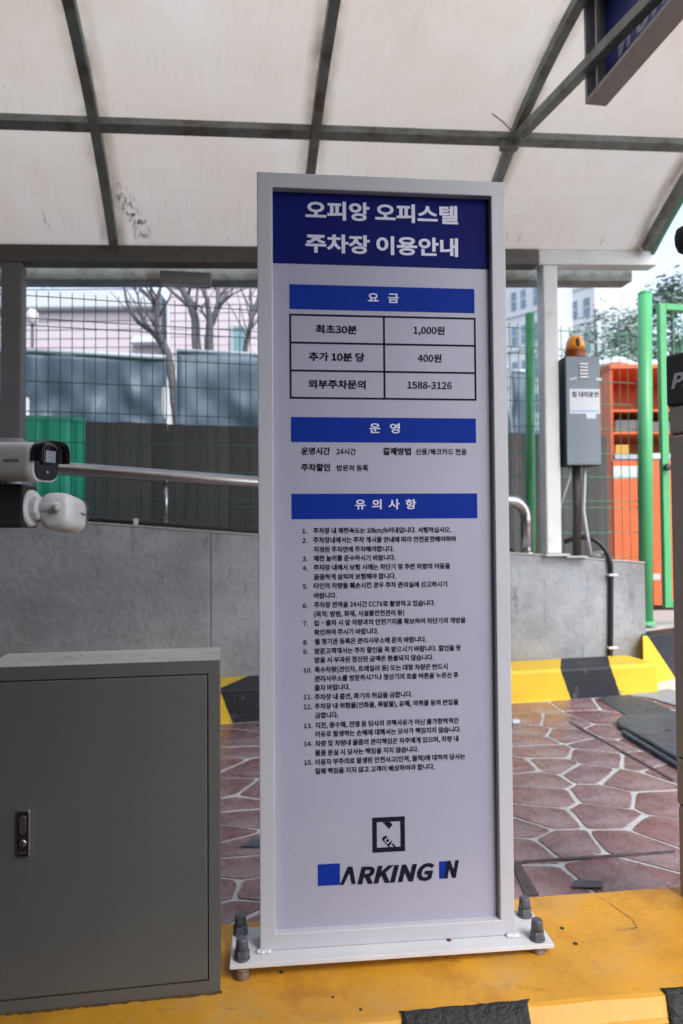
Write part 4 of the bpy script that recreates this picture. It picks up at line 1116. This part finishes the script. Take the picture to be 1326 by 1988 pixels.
# price table lines
zz0 = avg([SL(561, 608, yp)[1], SL(923, 618, yp)[1]]); zz3 = avg([SL(563, 775, yp)[1], SL(925, 777, yp)[1]])
zz1 = avg([SL(561, 665, yp)[1], SL(924, 671.5, yp)[1]]); zz2 = avg([SL(562, 719.5, yp)[1], SL(924, 724, yp)[1]])
tx0 = avg([SL(561, 608, yp)[0], SL(563, 775, yp)[0]]); tx1 = avg([SL(923, 618, yp)[0], SL(925.5, 777, yp)[0]]); txm = avg([SL(745, 612, yp)[0], SL(747, 775, yp)[0]])
lw = .0045
tb = MB()
for z in (zz0 - lw / 2, zz1, zz2, zz3 + lw / 2): tb.bx(tx0, tx1, e1, e1 + .0005, z - lw / 2, z + lw / 2)
for x in (tx0 + lw / 2, txm, tx1 - lw / 2):
    for (u, v) in ((zz1 + lw / 2, zz0 - lw), (zz2 + lw / 2, zz1 - lw / 2), (zz3 + lw, zz2 - lw / 2)): tb.bx(x - lw / 2, x + lw / 2, e1, e1 + .0005, u, v)
tb.build('price_table_lines', m_ink, sg)
PXM = 1.68 / F                       # metres per photo pixel on the sign
def TX(mb, body, xl_, yl, xr_, yr, em, offset=0.0, y=e2, stamp=0.0, mat_=None):
    a = SL(xl_, yl, yp); b = SL(xr_, yr, yp); q = MB()
    put_text(q, body, a[0] + stamp, b[0] - stamp, (a[1] + b[1]) / 2, em * PXM, y, offset, stamp=stamp)
    q.build('printed_line', mat_ or (m_wink if mb == 'w' else m_ink), sg)
mw = 'w'
TX(mw, '오피앙 오피스텔', 593, 411, 889, 417, 36, .030, stamp=.00032)
TX(mw, '주차장 이용안내', 593, 475, 889, 480, 36, .030, stamp=.00032)

mw = 'w'; TX(mw, '요   금', 714, 578.5, 774, 579.5, 19.5, .02, stamp=.0002)
mw = 'w'; TX(mw, '운   영', 717, 832, 776, 832, 19.5, .02, stamp=.0002)
mw = 'w'; TX(mw, '유  의  사  항', 689, 980, 808, 979, 19.5, .02, stamp=.0002)
mt = 'k'
TX(mt, '최초30분', 613, 640, 693, 640, 17, .022, stamp=.0003)
TX(mt, '추가 10분 당', 600, 693.5, 708, 693.5, 17, .022, stamp=.0003)
TX(mt, '외부주차문의', 599, 746.5, 710, 747, 17, .022, stamp=.0003)
TX(mt, '1,000원', 803, 642, 863, 642, 16.5, .02)
TX(mt, '400원', 811, 696, 857, 696, 16.5, .02)
TX(mt, '1588-3126', 791, 748.5, 877, 748.5, 16.5, .02)
mt = 'k'
TX(mt, '운영시간', 585, 876, 641, 876, 14.2, .022, stamp=.00028)
TX(mt, '24시간', 653, 877, 691, 877, 12.4, .018)
TX(mt, '결제방법', 743, 877, 798, 876, 14.2, .022, stamp=.00028)
TX(mt, '신용/체크카드 전용', 807, 877.5, 906, 877, 12.4, .018)
TX(mt, '주차할인', 585, 908, 641, 907.5, 14.2, .022, stamp=.00028)
TX(mt, '방문처 등록', 654, 909, 715, 908.5, 12.4, .018)
lines = [
 ('1.', '주차장 내 제한속도는 10km/h이내입니다. 서행하십시오.', 608.5, 1030, 876, 1029),
 ('2.', '주차장내에서는 주차 게시물 안내에 따라 안전운전해야하며', 608.5, 1048.5, 884.6, 1046.5),
 ('', '지정된 주차면에 주차해야합니다.', 609, 1066.5, 765.4, 1066),
 ('3.', '제한 높이를 준수하시기 바랍니다.', 609, 1084, 768, 1082.7),
 ('4.', '주차장 내에서 보행 시에는 차단기 및 주변 차량의 이동을', 609, 1102, 874, 1099),
 ('', '꼼꼼하게 살피며 보행해야 합니다.', 609.6, 1120, 769, 1118.5),
 ('5.', '타인의 차량을 훼손시킨 경우 주차 관리실에 신고하시기', 609.6, 1137.7, 868, 1134),
 ('', '바랍니다.', 610, 1156.5, 654, 1156),
 ('6.', '주차장 전역을 24시간 CCTV로 촬영하고 있습니다.', 610, 1175, 845, 1170),
 ('', '(목적: 방범, 화재, 시설물안전관리 등)', 610, 1192, 785, 1189.6),
 ('7.', '입·출차 시 앞 차량과의 안전거리를 확보하여 차단기의 개방을', 610, 1209.6, 904, 1204),
 ('', '확인하여 주시기 바랍니다.', 610, 1227, 735, 1226),
 ('8.', '월 정기권 등록은 관리사무소에 문의 바랍니다.', 611, 1246, 828, 1241),
 ('9.', '방문고객께서는 주차 할인을 꼭 받으시기 바랍니다. 할인을 못', 611, 1264, 895, 1257.7),
 ('', '받을 시 부과된 정산된 금액은 환불되지 않습니다.', 611, 1281, 842, 1276.5),
 ('10.', '특수차량(견인차, 트레일러 등) 또는 대형 차량은 반드시', 611, 1300, 869, 1294),
 ('', '관리사무소를 방문하시거나 정산기의 호출 버튼을 누르신 후', 611, 1317, 890, 1311),
 ('', '출차 바랍니다.', 611, 1335, 680, 1334),
 ('11.', '주차장 내 흡연, 화기의 취급을 금합니다.', 611, 1352, 801, 1349),
 ('12.', '주차장 내 위험물(인화물, 폭발물), 유해, 악취물 등의 반입을', 611, 1371, 890, 1363),
 ('', '금합니다.', 612, 1389, 657, 1388),
 ('13.', '지진, 풍수해, 전쟁 등 당사의 귀책사유가 아닌 불가항력적인', 612, 1408, 890, 1399),
 ('', '이유로 발생하는 손해에 대해서는 당사가 책임지지 않습니다.', 612, 1425, 895, 1416),
 ('14.', '차량 및 차량내 물품의 관리책임은 차주에게 있으며, 차량 내', 612, 1443, 890, 1434.6),
 ('', '물품 분실 시 당사는 책임을 지지 않습니다.', 612, 1460, 813, 1456),
 ('15.', '이용자 부주의로 발생된 안전사고(인적, 물적)에 대하여 당사는', 612, 1479, 903, 1469),
 ('', '일체 책임을 지지 않고 고객이 배상하여야 합니다.', 612, 1496.5, 844, 1489)]
mt = 'k'
for num, s, a, b, c, d in lines:
    TX(mt, s, a, b, c, d, 11.4, .020, stamp=.00012)
    if num:
        w = 9.5 if len(num) == 2 else 16.5
        x0 = 587 + (b - 1030) * .0075 if len(num) == 2 else 587.5 + (b - 1030) * .0065
        TX(mt, num, x0, b + 1, x0 + w, b + 1, 10.8, .020)
for (px_, py_, rr_) in ((551, 573, .0011), (597, 795, .0010), (648, 1381, .0012), (887, 1735, .0010), (944, 470, .0009), (560, 1650, .0008)):
    q = SL(px_, py_, yp); MB().lathe([(rr_, 0), (rr_ * .7, .0004), (0, .0005)], (q[0], yp - .0002, q[1]), 8, Matrix.Rotation(R(90), 3, 'X')).build('dirt_speck', m_gap, sg)
# logo
def LP(px, py): return SL(px, py, yp)
lg = MB()
a, b = LP(722.5, 1587.5), LP(786.5, 1652)
w_ = .0108
lg.bx(a[0], b[0], e1, e1 + .0005, a[1] - w_, a[1]).bx(a[0], b[0], e1, e1 + .0005, b[1], b[1] + w_)
lg.bx(a[0], a[0] + w_, e1, e1 + .0005, b[1] + w_, a[1] - w_).bx(b[0] - w_, b[0], e1, e1 + .0005, b[1] + w_, a[1] - w_)
def poly(mb, pts, y=e2, t=.0005):
    q = [LP(*p) for p in pts]; n = len(q)
    ar = sum(q[i][0] * q[(i + 1) % n][1] - q[(i + 1) % n][0] * q[i][1] for i in range(n))
    if ar < 0: q = q[::-1]
    mb.add([(p[0], y, p[1]) for p in q] + [(p[0], y + t, p[1]) for p in q], [tuple(range(n)), tuple(range(2 * n - 1, n - 1, -1))] + [(i, n + i, n + (i + 1) % n, (i + 1) % n) for i in range(n)])
poly(lg, [(743.5, 1596), (757, 1595), (762, 1601), (755.5, 1608.5)])
poly(lg, [(742, 1627), (745, 1623.5), (750, 1622.5), (760.5, 1633), (760, 1637), (756.5, 1640.5), (753, 1641), (742.5, 1630)])
poly(lg, [(760.5, 1638.5), (762.5, 1636.5), (768.5, 1643.5), (764.5, 1643.8)])
poly(lg, [(752, 1640), (755, 1638.5), (757, 1643), (754, 1644)])
lo = lg.build('logo', m_ink, sg)
lw_ = MB()
for pts in ([(746.2, 1630.6), (751.4, 1625.6), (752, 1626.4), (747, 1631.4)], [(757, 1631.6), (757.8, 1632.4), (752.8, 1637.6), (752, 1636.8)], [(747, 1631.4), (747.8, 1630.8), (752.6, 1636.2), (751.8, 1637)], [(751.6, 1626.4), (752.4, 1625.8), (757.6, 1631.4), (756.8, 1632.2)]):
    poly(lw_, pts, y=e2 - .0006)
lw_.build('logo_highlight', m_wink, lo)
qrect('logo_square', m_blue, 617, 1678, 1676, 660, 1720, 1717.5)
qrect('logo_square', m_blue, 852.5, 1672.5, 1671.5, 869.5, 1706, 1705)
ll = MB()
# letters drawn as slanted strokes: an open A, then R K I N G and N
def stroke_A(): poly(ll, [(660, 1718), (667.5, 1717), (678.5, 1694), (683, 1716), (690.5, 1715.7), (684.5, 1682), (675, 1682.5)])
stroke_A()
ll2 = MB()
a0, a1 = LP(694.5, 1697.5), LP(843, 1694)
put_text(ll2, 'RKING', a0[0], a1[0], (a0[1] + a1[1]) / 2 , .04, e2, offset=.04, shear=.22, spacing=1.02, fit_h=.0405, stamp=.0008)
a0, a1 = LP(862, 1687.5), LP(890.5, 1687)
ll4 = MB(); put_text(ll4, 'N', a0[0], a1[0], (a0[1] + a1[1]) / 2, .04, e2, offset=.04, shear=.22, fit_h=.040, stamp=.0008)
ll4.build('logo_letter', m_ink, sg)
ll2.v += []
n_ = len(ll2.v); off = len(ll.v); ll.v += ll2.v; ll.f += [tuple(i + off for i in f) for f in ll2.f]; ll.sm += ll2.sm
ll.build('logo_lettering', m_ink, sg)

# base plate, bolts
bp0 = SL(448, 1875, 0)[0]; bp1 = SL(1062, 1838, 0)[0]
ph = .010
MB().bx(bp0, bp1, -.045, .105, -ph - .0005, -.0005).build('base_plate', m_plate, sg, .0012)
zi = TI - so.z if False else .16 - so.z
def bolt(x, y):
    wx = (sg.location + Vector((math.cos(TH) * x - math.sin(TH) * y, 0, 0))).x
    zi = tz(wx) - so.z
    b = MB()
    b.lathe([(.0180, 0), (.0180, .0035), (.0172, .0040)], (x, y, .0002), 24)
    b.lathe([(.0170, .0040), (.0170, .0185), (.0156, .0205)], (x, y, .0002), 6, smooth=False)
    b.lathe([(.0145, .019), (.0128, .0415), (.0119, .0440), (.0102, .0452)], (x, y, .0002), 24)
    b.build('cap_nut', m_cap, sg)
    zt_ = -ph - .001
    n = max(1, int(round((zt_ - zi) / .004)))
    if zt_ - zi > .003:
        w = MB()
        prof = []
        hstep = (zt_ - zi) / n
        for i in range(n):
            z = zi + i * hstep; rr = .0190 + random.uniform(-.0012, .0012)
            prof += [(rr - .001, z), (rr, z + .0006), (rr, z + hstep - .0008), (rr - .001, z + hstep - .0002)]
        w.lathe(prof, (x, y, 0), 20); w.build('washer_stack', m_washer, sg)
bolt(SL(470, 1857, -.022)[0], -.022); bolt(SL(467, 1828, .080)[0], .080)
bolt(SL(1043, 1820, -.022)[0], -.022); bolt(SL(1019, 1790, .080)[0], .080)
for (x, y) in ((SL(512, 1850)[0], -.004), (SL(995, 1823)[0], -.004)):     # weld beads
    mb = MB()
    for i in range(4): mb.lathe([(0, 0), (.008, .001), (.007, .005), (.003, .007), (0, .0072)], (x + (i - 1.5) * .007, y + random.uniform(-.002, .002), -.0006), 8)
    mb.build('weld_bead', m_plate, sg)
MB().lathe([(.006, 0), (.004, .0015), (0, .002)], (SL(871, 1834)[0], -.004, 0), 8).build('rust_spot', mat('rust', (.10, .04, .015), .8), sg)

# ================================================================== GREY CABINET
c_r, c_l = PZ(428, 1917, TI), PZ(0, 1961, TI)
cdv = (c_r - c_l); crz = math.atan2(cdv.y, cdv.x)
Wc, Hc, Dc = .485, .712, .155
c0 = c_r - Vector((math.cos(crz), math.sin(crz), 0)) * Wc
cabn = thing('electrical_cabinet', 'grey steel cabinet with one closed door on the yellow island left of the sign', 'cabinet', (c0.x, c0.y, TI), crz)
MB().bx(0, Wc, .004, Dc, 0, Hc - .0015).build('body', m_cab, cabn, .003)
m_top_lit = mat('dusty_lit_grey_paint', (0.43, 0.44, 0.41), 0.6, var=0.12, scale=9, dirt=[((.17, .165, .15), 14, .56, .16, .6, W), ((.42, .42, .40), 5, .55, .2, .5, W)])  # cabinet top: dust, plus overhead light put into a paler colour
MB().bx(-.0006, Wc + .0006, -.0166, Dc + .0006, Hc + .0002, Hc + .0022).build('lit_top', m_top_lit, cabn, .0008)
# front lip around the door
lp = MB()
dx0, dx1, dz0, dz1 = .024, Wc - .024, .026, Hc - .028
for (x0_, x1_, z0_, z1_) in ((0, Wc, dz1, Hc), (0, Wc, 0, dz0), (0, dx0, dz0, dz1), (dx1, Wc, dz0, dz1)):
    pass
lp.bx(0, Wc, -.016, .0035, dz1 + .0001, Hc).bx(0, Wc, -.016, .0035, 0, dz0 - .0001).bx(0, dx0, -.016, .0035, dz0, dz1).bx(dx1, Wc, -.016, .0035, dz0, dz1)
lp.build('door_surround', m_cab, cabn)
MB().bx(dx0 + .0002, dx1 - .0002, -.002, .0035, dz0 + .0002, dz1 - .0002).build('gasket', m_gap, cabn)
dr = MB().bx(dx0 + .0028, dx1 - .0028, -.0165, -.0022, dz0 + .0028, dz1 - .0028).build('door', m_cab, cabn, .0022, 3)
Uc = inv(cabn)
def CL(px, py):
    n = Vector((-math.sin(crz), math.cos(crz), 0)); o0 = cabn.location - n * .0165
    d = ray(px, py); t = (o0 - CAM).dot(n) / d.dot(n); p = Uc @ (CAM + d * t); return p.x, p.z
ha, hb = CL(33.5, 1572), CL(59.5, 1661)
hxc, hzc = (ha[0] + hb[0]) / 2, (ha[1] + hb[1]) / 2; hw, hh_ = hb[0] - ha[0], ha[1] - hb[1]
MB().bx(hxc - hw / 2, hxc + hw / 2, -.0235, -.0168, hzc - hh_ / 2, hzc + hh_ / 2).build('lock_plate', m_chrome, dr, .003, 3)
m_plum = mat('dark_lock_inlay', (.05, .035, .042), .2, metal=.6, var=.3, scale=60)
MB().bx(hxc - hw / 2 + .0022, hxc + hw / 2 - .0022, -.0250, -.0236, hzc - hh_ / 2 + .0022, hzc + hh_ / 2 - .0022).build('lock_inlay', m_plum, dr, .0015)
rx = Matrix.Rotation(R(90), 3, 'X')
def pill(cx, cz, r, h, y0, y1):
    pts = []
    for i in range(13): w = math.pi * i / 12; pts.append((cx + r * math.cos(w), cz + h / 2 + r * math.sin(w)))
    for i in range(13): w = math.pi + math.pi * i / 12; pts.append((cx + r * math.cos(w), cz - h / 2 + r * math.sin(w)))
    n = len(pts); return MB().add([(p[0], y0, p[1]) for p in pts] + [(p[0], y1, p[1]) for p in pts], [tuple(range(n)), tuple(range(2 * n - 1, n - 1, -1))] + [(i, n + i, n + (i + 1) % n, (i + 1) % n) for i in range(n)])
pill(hxc, hzc + .019, .0068, .026, -.0275, -.0252).build('push_lever', m_chrome, dr, .0008)
MB().lathe([(.0075, 0), (.0075, .002), (.005, .0028), (0, .0028)], (hxc, -.0252, hzc - .018), 20, rx).build('key_cylinder', m_chrome, dr)
MB().bx(hxc - .0008, hxc + .0008, -.0288, -.0281, hzc - .022, hzc - .014).build('key_slot', m_gap, dr)
mb = MB(); put_text(mb, 'ALFA', hxc - .0065, hxc + .0065, hzc - .0375, .006, -.0254, offset=.02, fit_h=.0036); mb.build('lettering', m_sgrey, dr)
q = CL(118, 1274)
MB().lathe([(.0035, 0), (.0035, .001)], (q[0] + .02, .09, Hc + .0016), 10).build('screw_hole', m_gap, cabn)

sl_ = MB(); r6 = random.Random(3); vs = []
for i in range(61):
    x_ = -.004 + (Wc + .008) * i / 60
    vs += [(x_, -.015, .0025), (x_, -.0185 - r6.uniform(0, .006), .0008)]
sl_.add(vs, [(2 * i, 2 * i + 1, 2 * i + 3, 2 * i + 2) for i in range(60)]).build('grime_seam', mat('packed_grime', (.10, .055, .02), .9, var=.5, scale=40), cabn)
# ================================================================== CCTV ARM AND CAMERAS
CY = 1.38
a, b = P(47, 940, CY), P(47, 1024, CY)
arm = thing('camera_arm', 'black square steel arm entering from the left edge and carrying two security cameras', 'bracket', ((a.x), CY, (a.z + b.z) / 2), R(4))
hz = (a.z - b.z) / 2
MB().bx(-.9, 0, -.01, .075, -hz, hz).build('square_tube', m_bsteel, arm, .004)
def PC(px, py, Y=CY): return P(px, py, Y)
# lower camera: round base, ribbed nut, stem and a rounded body turned away
sc2 = thing('security_camera', 'white bullet camera turned away to the right on the end of the black arm', 'security camera', P(40, 986, CY), 0, 'white security cameras on the black arm')
o2 = sc2.location.copy()
ry = Matrix.Rotation(R(90), 3, 'Y')
u_ = CY / F
MB().lathe([(36 * u_, 0), (37 * u_, 3 * u_), (36 * u_, 12 * u_), (33 * u_, 15 * u_)], (0, .03, 0), 40, Matrix.Rotation(R(-6), 3, 'Z') @ ry).build('base_plate', m_white, sc2)
MB().lathe([(24 * u_, 15 * u_), (25 * u_, 17 * u_), (25 * u_, 26 * u_), (22 * u_, 30 * u_)], (0, .03, 0), 8, Matrix.Rotation(R(-6), 3, 'Z') @ ry @ Matrix.Rotation(R(22), 3, 'Z'), smooth=False).build('locking_nut', m_white, sc2, .002)
MB().lathe([(12.5 * u_, 28 * u_), (12.5 * u_, 52 * u_), (13.5 * u_, 60 * u_), (12 * u_, 66 * u_), (7 * u_, 70 * u_), (0, 71 * u_)], (0, .03, 0), 24, Matrix.Rotation(R(-6), 3, 'Z') @ ry).build('stem', m_white, sc2)
MB().lathe([(0, 62 * u_), (7 * u_, 63 * u_), (9 * u_, 68 * u_), (7 * u_, 74 * u_), (0, 76 * u_)], (0, .012, -1 * u_), 16, Matrix.Rotation(R(-6), 3, 'Z') @ ry).build('ball_joint', m_galv, sc2)
def rounded_body(L, w, h, r0, taper0, taper1, nseg=14, pw=3.2, bulge=.05):
    """superellipse section body along +x, rounded at the rear"""
    mb = MB(); vs = []; n = 40
    secs = [(0, .35), (.01, .6), (.03, .78), (.07, .90), (.14, .975), (.28, 1.0), (.6, 1.0), (.9, 1.0), (1.0, .985)]
    for t, k in secs:
        for i in range(n):
            a = 2 * math.pi * i / n; c, s = math.cos(a), math.sin(a)
            x = abs(c) ** (2 / pw) * (1 if c > 0 else -1); z = abs(s) ** (2 / pw) * (1 if s > 0 else -1)
            vs.append((t * L, x * w / 2 * k, z * h / 2 * k))
    fs = []
    for j in range(len(secs) - 1):
        for i in range(n): fs.append((j * n + i, j * n + (i + 1) % n, (j + 1) * n + (i + 1) % n, (j + 1) * n + i))
    mb.add(vs, fs, True); mb.f.append(tuple(range(n))[::-1]); mb.sm.append(True)
    mb.f.append(tuple((len(secs) - 1) * n + i for i in range(n))); mb.sm.append(False)
    return mb
def place(o, loc, rot): o.matrix_local = Matrix.Translation(loc) @ rot.to_4x4(); return o
body_rot = Matrix.Rotation(R(95), 3, 'Z') @ Matrix.Rotation(R(4), 3, 'Y')
bc2 = P(76, 991, CY + .03) - o2
b2 = rounded_body(.115, .064, 75 * u_, 0, 0, 0).build('body', m_white, sc2); place(b2, bc2 + Vector((.034, -.012, 0)), body_rot)
v2 = rounded_body(.02, .067, 56 * u_, 0, 0, 0).build('sun_visor', m_black, sc2); place(v2, bc2 + Vector((.034, -.012, .008)) + body_rot @ Vector((.112, 0, 0)), body_rot)
mb = MB(); put_text(mb, 'HIKVISION', .070, .104, .0, .01, -.0326, offset=.02, shear=.2, fit_h=.006); l2 = mb.build('lettering', m_ink, sc2); place(l2, bc2 + Vector((.034, -.012, 0)), body_rot)
# upper camera
sc1 = thing('security_camera', 'white bullet camera with black visor and square lens window facing right above the black arm', 'security camera', P(0, 897, CY), 0, 'white security cameras on the black arm')
o1 = sc1.location.copy()
rt = Matrix.Rotation(R(-20), 3, 'Z') @ Matrix.Rotation(R(3), 3, 'Y')
front = P(89, 898, CY - .05) - o1
Lb1 = .19; wb, hb1 = .066, 78 * u_ * .95
bstart = front - rt @ Vector((Lb1, 0, 0))
b1o = rounded_body(Lb1, wb, hb1, 0, 0, 0, pw=3.6).build('body', m_white, sc1); place(b1o, bstart, rt)
fp_ = rounded_body(.004, wb * .88, hb1 * .90, 0, 0, 0, pw=3.4).build('front_plate', m_black, sc1); place(fp_, bstart + rt @ Vector((Lb1 + .0002, 0, 0)), rt)
MB().bx(.004, .010, -.0165, .0165, -.004, .024).build('lens_housing', m_black, fp_, .002)
MB().bx(.0101, .0112, -.0125, .0125, .0, .022).build('lens_window', m_lens, fp_, .001)
MB().lathe([(.003, 0), (.0025, .0015), (0, .002)], (.0042, 0, -.018), 12, ry).build('sensor', m_lens, fp_)
# visor: curved hood over the front
vv = []; nn = 18
for (t, k) in ((-.004, 1.05), (.024, 1.09)):
    for lay in (0, 1):
        for i in range(nn + 1):
            w = R(0) + R(180) * i / nn; c, s = math.cos(w), math.sin(w)
            x = abs(c) ** (2 / 3.6) * (1 if c > 0 else -1); z = abs(s) ** (2 / 3.6) * (1 if s > 0 else -1)
            kk = k - lay * .04
            vv.append((t, x * wb / 2 * kk, z * hb1 / 2 * kk))
m_ = nn + 1; ff = []
for i in range(nn):
    ff += [(i, i + 1, 2 * m_ + i + 1, 2 * m_ + i), (m_ + i, 3 * m_ + i, 3 * m_ + i + 1, m_ + i + 1), (i, m_ + i, m_ + i + 1, i + 1), (2 * m_ + i, 2 * m_ + i + 1, 3 * m_ + i + 1, 3 * m_ + i)]
vz = MB().add(vv, ff, True).build('sun_visor', m_black, sc1); place(vz, bstart + rt @ Vector((Lb1, 0, 0)), rt)
mb = MB(); put_text(mb, 'HIKVISION', .122, .158, .0, .01, -wb / 2 - .0006, offset=.02, shear=.2, fit_h=.0066); l1 = mb.build('lettering', m_ink, sc1); place(l1, bstart, rt)
q = P(8, 935, CY) - o1
MB().lathe([(.024, -.012), (.024, .004), (.018, .010)], q + Vector((-.005, .03, .004)), 28).build('mount_foot', m_white, sc1)

# ================================================================== PAYMENT MACHINE AT THE RIGHT EDGE
K0 = P(1304.5, 1100, 1.95)
ka = Vector((.47, -.88, 0)).normalized()
krz = math.atan2(ka.y, ka.x)
kk = thing('payment_machine', 'warm grey parking payment machine with a black lettered top at the right edge', 'payment machine', (K0.x, K0.y, TI), krz)
zA = P(1304, 790, 1.95).z - TI; zB = P(1304, 845, 1.95).z - TI; zTop = P(1304, 690, 1.95).z - TI; zC = P(1308, 1470, 1.95).z - TI; zD = P(1308, 1560, 1.95).z - TI
KW, KD = .42, .34
MB().bx(.0, KW, 0, KD, 0, zD - .002).build('lower_door', m_kiosk, kk, .012, 3)
MB().bx(.0, KW, 0, KD, zD + .001, zC - .001).build('middle_panel', m_kiosk, kk, .006, 3)
MB().bx(.0, KW, 0, KD, zC + .001, zB - .0015).build('body', m_kiosk, kk, .006, 3)
MB().bx(.0, KW, 0, KD, zB + .0015, zA - .001).build('upper_panel', m_kiosk, kk, .006, 3)
tp_ = MB().bx(-.006, KW, -.004, KD, zA, zTop).build('top_panel', m_kiosk_b, kk, .008, 3)
mb = MB(); put_text(mb, 'PARKING', .012, .27, P(1318, 740, 1.93).z - TI, .06, -.0048, offset=.05, shear=.22, fit_h=.042); mb.build('lettering', m_ltext, tp_)
MB().bx(.006, KW - .006, .006, KD - .006, .05, zTop - .03).build('core', m_gap, kk)
# black dome device above it
dv = P(1338, 466, 1.80)
ds = thing('dome_device', 'black rounded camera housing at the right edge above the payment machine', 'camera', dv)
MB().lathe([(0, -.034), (.016, -.033), (.027, -.025), (.033, -.008), (.034, .012), (.030, .028), (.02, .034), (0, .035)], (0, 0, 0), 28).build('housing', m_bsteel, ds)
MB().tube([(.02, .0, 0), (.16, .0, .0), (.20, .05, -.05), (.20, .06, -(dv.z - TI - zTop) + .001)], .012, 10).build('stalk', m_black, ds)
